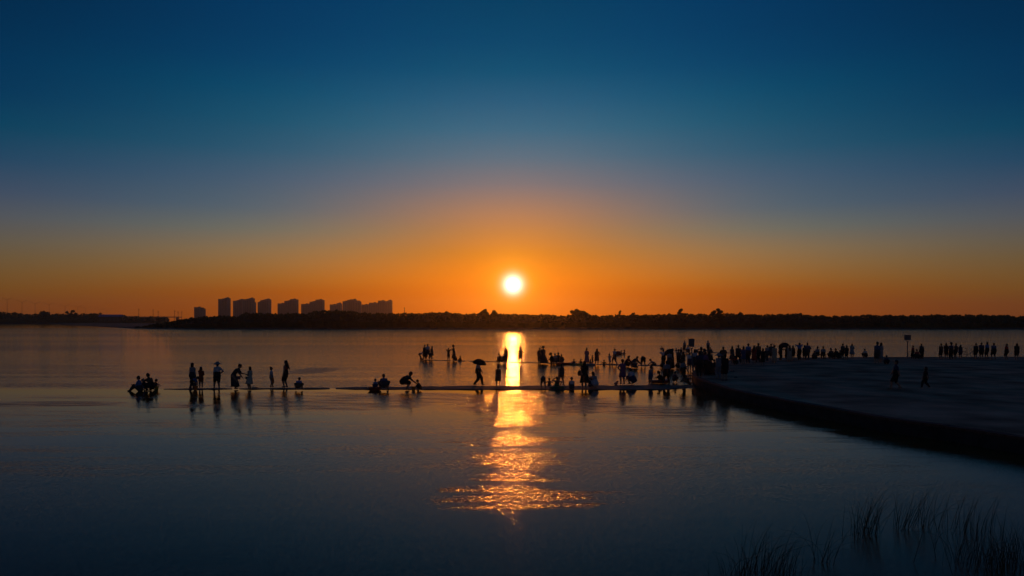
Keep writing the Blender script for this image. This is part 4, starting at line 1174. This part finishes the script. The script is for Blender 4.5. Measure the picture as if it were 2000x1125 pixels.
bucket('yellow bucket beside the hunched adult at the left end', 306, 763, .0, .12, .27, 'yellow')
bucket('green toy bucket half behind the yellow bucket', 304, 765.5, .0, .1, .14, 'green', handle=False)
bucket('orange bucket under the hands of the bending child', 382.5, 762, .03, .13, .26, 'orange')
o = bucket('small dark bucket hanging from the stooping woman\'s hand', 466.5, 760.5, LZ, .12, .2, 'purple'); o.location.z = at(466.5, 760.5, LZ).z + .62
o = bucket('small blue bucket held by the girl in the pale dress', 482, 760.5, LZ, .1, .16, 'navy'); o.location.z += .62
bucket('orange bucket in front of the heavy crouching adult', 807.5, 763, .0, .13, .25, 'orange')
bucket('tiny orange bucket between the legs of the bending child in the middle row', 822.3, 703.4, MZ, .13, .26, 'orange')
bucket('pink bucket right of the child at the left end of the middle row', 825.5, 704, MZ, .14, .2, 'pink', handle=False)
o = bucket('orange bottle-like pail held by the child with a topknot', 533, 756.5, LZ, .06, .28, 'orange', handle=False); o.location.z += .32
# red basin
m = MB(); m.lathe((0, 0, 0), [(.3, 0), (.42, .16), (.46, .16), (.46, .185), (.40, .185), (.29, .02)], 24)
tag(m.build('basin', plastic('red'), loc=at(732, 762, .0)), 'wide red basin before the toddler in the blue cap', 'basin', 'buckets and basins')


def torus(name, label, px, py, z, R_, r_, col, grp='swim rings and floats', sy=1.0, n=24, k=10):
    m = MB(); rr = []
    for i in range(n + 1):
        a = 2 * math.pi * i / n
        rr.append([((R_ + r_ * math.cos(b)) * math.cos(a), sy * (R_ + r_ * math.cos(b)) * math.sin(a), r_ * math.sin(b)) for b in [2 * math.pi * j / k for j in range(k)]])
    m.loft(rr, caps=False)
    o = m.build(name, plastic(col), smooth=True, loc=at(px, py, z))
    m = MB(); m.lathe((R_ * .7, sy * R_ * .7, r_ * .9), [(.02, 0), (.02, .03), (.012, .035)], 8); m.build('valve', plastic('white'), o)
    return tag(o, label, 'swim ring', grp)


torus('swim_ring', 'green float ring under the boy flexing his arm', 1088, 757, .07, .36, .12, 'green')
torus('swim_ring', 'green swim ring of the first floating child in the row', 1121, 711.5, .04, .34, .11, 'green')
torus('swim_ring', 'yellow swim ring beside the woman in pink', 1135, 711.8, .04, .34, .11, 'yellow')
torus('swim_ring', 'teal swim ring under the small standing child', 1153, 712.4, .04, .36, .12, 'teal')


def mat_float(label, px, py, z, L_, W_, T_, col, rz):
    """inflatable mattress with rounded tubes along it and a pillow end"""
    r = empty('air_mattress', at(px, py, z), rz)
    nT = 5
    for k in range(nT):
        y = (k - (nT - 1) / 2) * W_ / nT
        m = MB(); m.capsule((-L_ / 2, y, T_ / 2), (L_ / 2, y, T_ / 2), (W_ / nT * .52, T_ / 2), (W_ / nT * .52, T_ / 2), (0, 1, 0), 10); m.build('air_tube', plastic(col), r, True)
    m = MB(); m.capsule((L_ / 2, -W_ * .42, T_ * .75), (L_ / 2, W_ * .42, T_ * .75), T_ * .55, T_ * .55); m.build('pillow', plastic(col), r, True)
    return tag(r, label, 'air mattress', 'swim rings and floats')


mat_float('red inflatable mattress at the feet of the stout man', 1287, 747.5, .03, 1.2, .7, .18, 'red', .15)
mat_float('red inflatable mattress floating right of the huddle of four', 1103, 711.8, .0, 1.5, .7, .18, 'red', -.05)
# paddle
m = MB(); m.tube((-.5, 0, .42), (.12, -.06, .1), .016, .016, 8)
pd = m.build('paddle', plastic('red'), smooth=True, loc=at(1103, 758, .04))
m = MB(); m.loft([[(.1, -.05, .12), (.13, -.09, .11), (.12, -.07, .09)], [(.22, -.12, .08), (.3, -.0, .06), (.25, -.06, .03)], [(.42, -.14, -.0), (.46, -.04, -.01), (.43, -.09, -.03)]]); m.build('blade', plastic('pink'), pd)
tag(pd, 'red toy paddle dipping into the water beside the boy on the float', 'paddle')
m = MB(); m.tube((-.9, .1, .75), (.7, -.2, .02), .018, .014, 8)
pd = m.build('paddle', WOOD, smooth=True, loc=at(1322, 748.5, .05))
m = MB(); m.box((.0, 0, 0), (.34, .03, .16), 0); bl = m.build('blade', WOOD, pd); bl.location = (.75, -.21, .05); bl.rotation_euler = (0, .42, -.18)
tag(pd, 'wooden paddle slanting down between the stout man and the striding man', 'paddle')
# buoy ball
m = MB(); m.ell((0, 0, .12), (.36, .36, .34), None, 18, 12)
by = m.build('buoy_ball', plastic('red'), smooth=True, loc=at(1207, 692.6, 0)); m = MB(); m.lathe((0, 0, .42), [(.06, 0), (.06, .05), (.02, .07)], 10); m.build('cap', plastic('white'), by)
tag(by, 'red buoy ball floating beside two swimmers', 'buoy')
# toy in the water
m = MB(); m.ell((0, 0, .05), (.14, .09, .08), None, 12, 8); m.ell((.09, 0, .17), (.07, .06, .065), None, 10, 7); m.path([(.14, 0, .165), (.2, 0, .155)], [.03, .008], 6)
tag(m.build('bath_toy', plastic('pink'), smooth=True, loc=at(1203, 750.5, LZ)), 'small pink toy on the ledge left of the woman in the cap', 'toy')


def sandals(label, px, py, z, rz, col):
    r = empty('sandal_pair', at(px, py, z), rz)
    for k, (x, y, a) in enumerate(((-.1, 0, .2), (.12, .05, -.4))):
        Rz = Matrix.Rotation(a, 3, 'Z')
        m = MB(); pr = [(-.13, .035), (-.08, .042), (0, .035), (.07, .048), (.125, .035), (.14, .012)]
        low = [Rz @ V((u_, w_, 0)) + V((x, y, 0)) for u_, w_ in pr] + [Rz @ V((u_, -w_, 0)) + V((x, y, 0)) for u_, w_ in pr[::-1]]
        m.loft([low, [p_ + V((0, 0, .03)) for p_ in low]]); so = m.build('sole', SHOE, r)
        m = MB(); m.path([Rz @ V((.04, .045 * math.cos(q), .02 + .055 * math.sin(q))) + V((x, y, 0)) for q in [math.pi * i / 6 for i in range(7)]], .012, 6); m.build('strap', cloth(col), so)
    return tag(r, label, 'sandals', 'sandals left lying about')


sandals('pair of sandals left on the ledge beside the girl in the pale dress', 496, 757.5, LZ, .3, 'orange')
sandals('pair of sandals on the promenade right of the man in long shorts', 1437.5, 738, PZ, 1.0, 'black')
sandals('single pair of small sandals farther in on the promenade behind the first pair', 1430, 726, PZ, .5, 'black')


def umbrella(label, loc, R_, tilt, rz, col, grp='umbrellas'):
    r = empty('umbrella', loc, rz); r.rotation_euler = (tilt[0], tilt[1], rz)
    n = 8; H_ = R_ * .68; m = MB(); outer = []; inner = []
    for i in range(7):
        t = i / 6; row = []; row2 = []
        for j in range(n * 4):
            a = 2 * math.pi * j / (n * 4); s_ = abs(math.sin(a * n / 2))
            rr = R_ * math.sin(t * 1.35) / math.sin(1.35) * (1 - .07 * s_ * t); z = H_ * (math.cos(t * 1.35) - math.cos(1.35)) / (1 - math.cos(1.35)) + .03 * R_ * s_ * t
            row.append((max(rr, .004) * math.cos(a), max(rr, .004) * math.sin(a), z)); row2.append((max(rr, .004) * math.cos(a) * .995, max(rr, .004) * math.sin(a) * .995, z - .006))
        outer.append(row); inner.append(row2)
    m.loft(outer + inner[::-1], caps=False); m.build('canopy', cloth(col), r)
    m = MB(); m.tube((0, 0, H_ + .06), (0, 0, -.62), .008, .008, 8); m.build('shaft', STEEL, r)
    m = MB(); m.path([(0, 0, -.6), (0, 0, -.7), (.03, 0, -.74), (.06, 0, -.71)], [.014, .014, .013, .011], 8); m.build('handle', SHOE, r)
    for j in range(n):
        a = 2 * math.pi * j / n; m = MB()
        m.path([(R_ * .02 * math.cos(a), R_ * .02 * math.sin(a), H_ - .02), (R_ * .6 * math.cos(a), R_ * .6 * math.sin(a), H_ * .66 - .015), (R_ * .985 * math.cos(a), R_ * .985 * math.sin(a), .0)], .004, 5); m.build('rib', STEEL, r)
    return tag(r, label, 'umbrella', grp)


p = at(934, 752.5, LZ)
umbrella('open black umbrella of the man walking on the near ledge', V((p.x + .07, p.y - .02, HC - (710.5 - YH) / F * p.y)), .47, (rad(8), rad(10), 0), 0, 'black')
p = at(1313, 720, .02)
umbrella('dark umbrella tilted left over the robed woman', V((p.x - .28, p.y, HC - (689.5 - YH) / F * p.y)), .5, (rad(6), rad(-32), 0), 0, 'black')
p = at(1537, 703.5, PZ)
umbrella('dark umbrella carried in the far row of the promenade', V((p.x - .3, p.y, HC - (677 - YH) / F * p.y)), .55, (rad(4), rad(-20), 0), 0, 'black')

# shoulder bag
p = at(1133, 757, LZ); m = MB()
m.loft([[V((x * .2 * k, y * .09 * k, z)) for x, y in ((-1, -1), (1, -1), (1, 1), (-1, 1))] for z, k in ((0, .75), (.08, 1.0), (.26, .95), (.34, .6))])
bag = m.build('shoulder_bag', cloth('brown'), loc=V((p.x + .04, p.y - .03, .78))); m = MB(); m.path([(-.1, 0, .33), (.0, .02, .52), (.16, .05, .6), (.22, .06, .5), (.18, .05, .3)], .012, 6); m.build('strap', cloth('black'), bag)
tag(bag, 'bulging brown bag at the hip of the woman in the wide dark dress', 'bag')

# ------------------------------------------------------------------ signs
BOARD = mat('sign_board', (.13, .13, .135), .7, .12, 3)
INK = mat('sign_ink', (.035, .035, .04), .8, .1, 3)


def sign(label, px, py, z, x0, x1, y0, y1, bracket):
    base = at(px, py, z); D = base.y
    r = empty('signpost', base)
    zt = HC - (y0 - YH) / F * D - z; zb = HC - (y1 - YH) / F * D - z; w = (x1 - x0) / F * D; cx = ((x0 + x1) / 2 - 1000) / F * D - base.x
    m = MB(); m.path([(0, 0, -.05), (cx * .6, 0, zb * .6), (cx, 0, zb - .1)], [.055, .05, .045], 10); m.build('post', STEEL, r)
    m = MB(); m.box((cx, 0, (zt + zb) / 2), (w * .9, .03, (zt - zb) * .92)); bd = m.build('board', BOARD, r)
    for dz, nm in ((zt - .02, 'top'), (zb + .02, 'low')):
        m = MB(); m.box((cx, 0, dz), (w, .06, .045)); m.build('frame_rail', STEEL, r)
    for dx in (-w / 2 + .02, w / 2 - .02):
        m = MB(); m.box((cx + dx, 0, (zt + zb) / 2), (.04, .055, zt - zb - .09)); m.build('frame_stile', STEEL, r)
    # faint lines of print, too small to read
    m = MB(); k = 0; zz = zt - .09
    while zz > zb + .08:
        wd = w * .7 * random.uniform(.75, 1); m.box((cx - (w * .7 - wd) / 2, -.018, zz), (wd, .003, .016)); zz -= .05
    pr = m.build('print', INK, bd); pr['kind'] = 'stuff'
    if bracket:
        for s_ in (-1, 1):
            m = MB(); m.path([(cx, 0, zb - .25), (cx + s_ * w * .25, 0, zb - .05), (cx + s_ * w * .28, 0, zb + .02)], .018, 6); m.build('brace', STEEL, r)
    return tag(r, label, 'sign', 'signposts')


sign('grey notice board on a post at the promenade tip', 1354, 727, PZ, 1344.8, 1356.2, 661.5, 677, True)
sign('notice board on a thin post at the promenade\'s far side, right of the crowd', 1772, 699, PZ, 1766, 1779, 654, 664.4, True)

# low bench under the two seated pale figures
p = at(1602, 700.5, PZ); r = empty('low_bench', p)
for k in range(3):
    m = MB(); m.box((0, -.14 + k * .14, .40), (1.15, .12, .04)); m.build('slat', WOOD, r)
for sx_ in (-.45, .45):
    for sy_ in (-.14, .14):
        m = MB(); m.box((sx_, sy_, .19), (.06, .06, .38)); m.build('leg', WOOD, r)
tag(r, 'low wooden bench under two pale seated figures', 'bench')


# bicycles beyond the second sign
def bicycle(loc, rz):
    r = empty('bicycle', loc, rz)
    BLK = SHOE
    for x in (-.52, .52):
        m = MB(); rr = []
        for i in range(29):
            a = 2 * math.pi * i / 28
            rr.append([(x + (.33 + .02 * math.cos(b)) * math.cos(a), .018 * math.sin(b), .34 + (.33 + .02 * math.cos(b)) * math.sin(a)) for b in [2 * math.pi * j / 6 for j in range(6)]])
        m.loft(rr, caps=False); w_ = m.build('wheel', BLK, r)
        m = MB()
        for i in range(12):
            a = 2 * math.pi * i / 12; m.tube((x, .0, .34), (x + .32 * math.cos(a), 0, .34 + .32 * math.sin(a)), .003, .003, 4)
        sp_ = m.build('spokes', STEEL, w_); sp_['kind'] = 'stuff'
    m = MB(); B = dict(rear=(-.52, 0, .34), bb=(-.08, 0, .3), seat=(-.2, 0, .78), head=(.33, 0, .8), fork=(.38, 0, .68), front=(.52, 0, .34))
    for a, b in (('rear', 'bb'), ('bb', 'seat'), ('rear', 'seat'), ('seat', 'head'), ('bb', 'fork'), ('fork', 'front'), ('head', 'fork')): m.tube(B[a], B[b], .017, .017, 7)
    m.tube((-.2, 0, .76), (-.23, 0, .93), .014, .014, 6); m.tube((.33, 0, .78), (.3, 0, .98), .014, .014, 6)
    m.build('frame', STEEL, r)
    m = MB(); m.loft([[(-.38, y, .94 + z) for y, z in ((-.08, 0), (.08, 0), (.06, .05), (-.06, .05))], [(-.24, y, .95 + z) for y, z in ((-.05, 0), (.05, 0), (.04, .04), (-.04, .04))], [(-.1, y, .95 + z) for y, z in ((-.018, 0), (.018, 0), (.015, .03), (-.015, .03))]]); m.build('saddle', BLK, r)
    m = MB(); m.path([(.2, -.28, 1.0), (.3, -.2, 1.0), (.31, 0, .98), (.3, .2, 1.0), (.2, .28, 1.0)], .013, 6); m.build('handlebar', STEEL, r)
    m = MB(); m.path([(-.02, .1, .18), (-.02, .06, .18), (-.08, .05, .3), (-.08, -.05, .3), (-.14, -.06, .42), (-.14, -.1, .42)], .01, 5); m.build('crank', STEEL, r)
    return r


b0 = bicycle(at(1789, 698.5, PZ), rad(6)); tag(b0, 'bicycle parked closest to the second sign', 'bicycle', 'bicycles parked at the far edge')
for lb, px, py, a in (('bicycle parked in the middle, behind the dense dark cluster', 1852, 698.2, -8), ('bicycle with its wheel clear of the people, between the two dark clusters', 1892, 698.8, 4)):
    c = copy_tree(b0); c.location = at(px, py, PZ); c.rotation_euler = (0, 0, rad(a)); c['label'] = lb

# ------------------------------------------------------------------ reeds and grass
REED = mat('reed', (.05, .045, .022), .8, .35, 3, trans=(.09, .06, .02, .25))


def blades(n, cx, cy, sx_, sy_, h0, h1, lean, width=.0045, droop=.25, z0=-.15):
    m = MB()
    for _ in range(n):
        x = cx + rng.normal() * sx_; y = cy + rng.normal() * sy_
        h = random.uniform(h0, h1); a = rng.normal(lean, .16); b = rng.normal(0, .14); c = random.uniform(.0, droop)
        if random.random() < .08: c += .6
        w = width * random.uniform(.6, 1.3)
        pts = []
        for i in range(6):
            t = i / 5
            pts.append(V((x + h * (a * t + c * t ** 3 * (1 if a > 0 else -1)), y + h * b * t, z0 + (h - z0) * t * (1 - .45 * c * t ** 2))))
        m.path(pts, [w, w, w * .9, w * .7, w * .45, w * .12], 3)
    return m


def reeds(label, spec, sz):
    m = MB()
    first = at(spec[0][0], spec[0][1], 0)
    for px, py, n, sp_x, sp_y, h0, h1, ln in spec:
        p = at(px, py, 0) - first
        q = blades(max(8, int(n * .72)), p.x, p.y, sp_x, sp_y, h0, h1, ln)
        m.add(q.v, q.f)
    o = m.build('reed_clump', REED, loc=first)
    return tag(o, label, 'reeds', 'reed clumps in the foreground')


reeds('bushy reed clump at the bottom edge, left of the others', [(1490, 1120, 90, .22, .16, .4, .95, .12), (1440, 1135, 55, .2, .14, .25, .6, .05), (1530, 1140, 40, .18, .1, .3, .7, .2)], 1)
reeds('sparse handful of tall reed stalks right of the bushy clump', [(1612, 1100, 26, .13, .08, .35, 1.0, .2)], 1)
reeds('reed clump with arching stalks in the middle, reflected in the water', [(1690, 1042, 60, .13, .12, .55, 1.05, .26), (1670, 1050, 22, .12, .12, .5, .85, .1)], 1)
reeds('narrow reed clump right of the arching one', [(1758, 1034, 34, .1, .1, .45, .9, .3), (1790, 1030, 14, .1, .1, .6, 1.1, .34)], 1)
reeds('wide loose reed stand towards the right edge', [(1830, 1030, 30, .22, .2, .5, 1.0, .16), (1890, 1040, 60, .3, .25, .4, .95, .1)], 1)
reeds('dense reed bed in the bottom right corner', [(1950, 1105, 260, .5, .3, .3, .9, .05)], 1)
# grass fringe growing at the foot of the promenade wall
m = MB()
for i in range(420):
    s_ = cum[-1] * random.uniform(.12, .8)
    p = along(s_); q = blades(1, p.x - random.uniform(.03, .35), p.y - random.uniform(.05, .4), .05, .05, .12, .5, -.1, .006)
    m.add(q.v, q.f)
tag(m.build('edge_grass', REED), 'thin grass fringe along the foot of the promenade wall', 'grass', kind='stuff')
# ------------------------------------------------------------------ evening haze over the lake
hz = bpy.data.materials.new('evening_haze'); hz.use_nodes = True
t = hz.node_tree; t.nodes.clear()
pv = t.nodes.new('ShaderNodeVolumePrincipled'); pv.inputs['Color'].default_value = (.86, .80, .76, 1)
pv.inputs['Density'].default_value = HAZE_DENSITY; pv.inputs['Anisotropy'].default_value = .88
ot = t.nodes.new('ShaderNodeOutputMaterial'); t.links.new(pv.outputs[0], ot.inputs['Volume'])
m = MB(); m.box((0, 1240, 33.2), (5100, 2600, 70.0))
tag(m.build('haze', hz), kind='stuff')
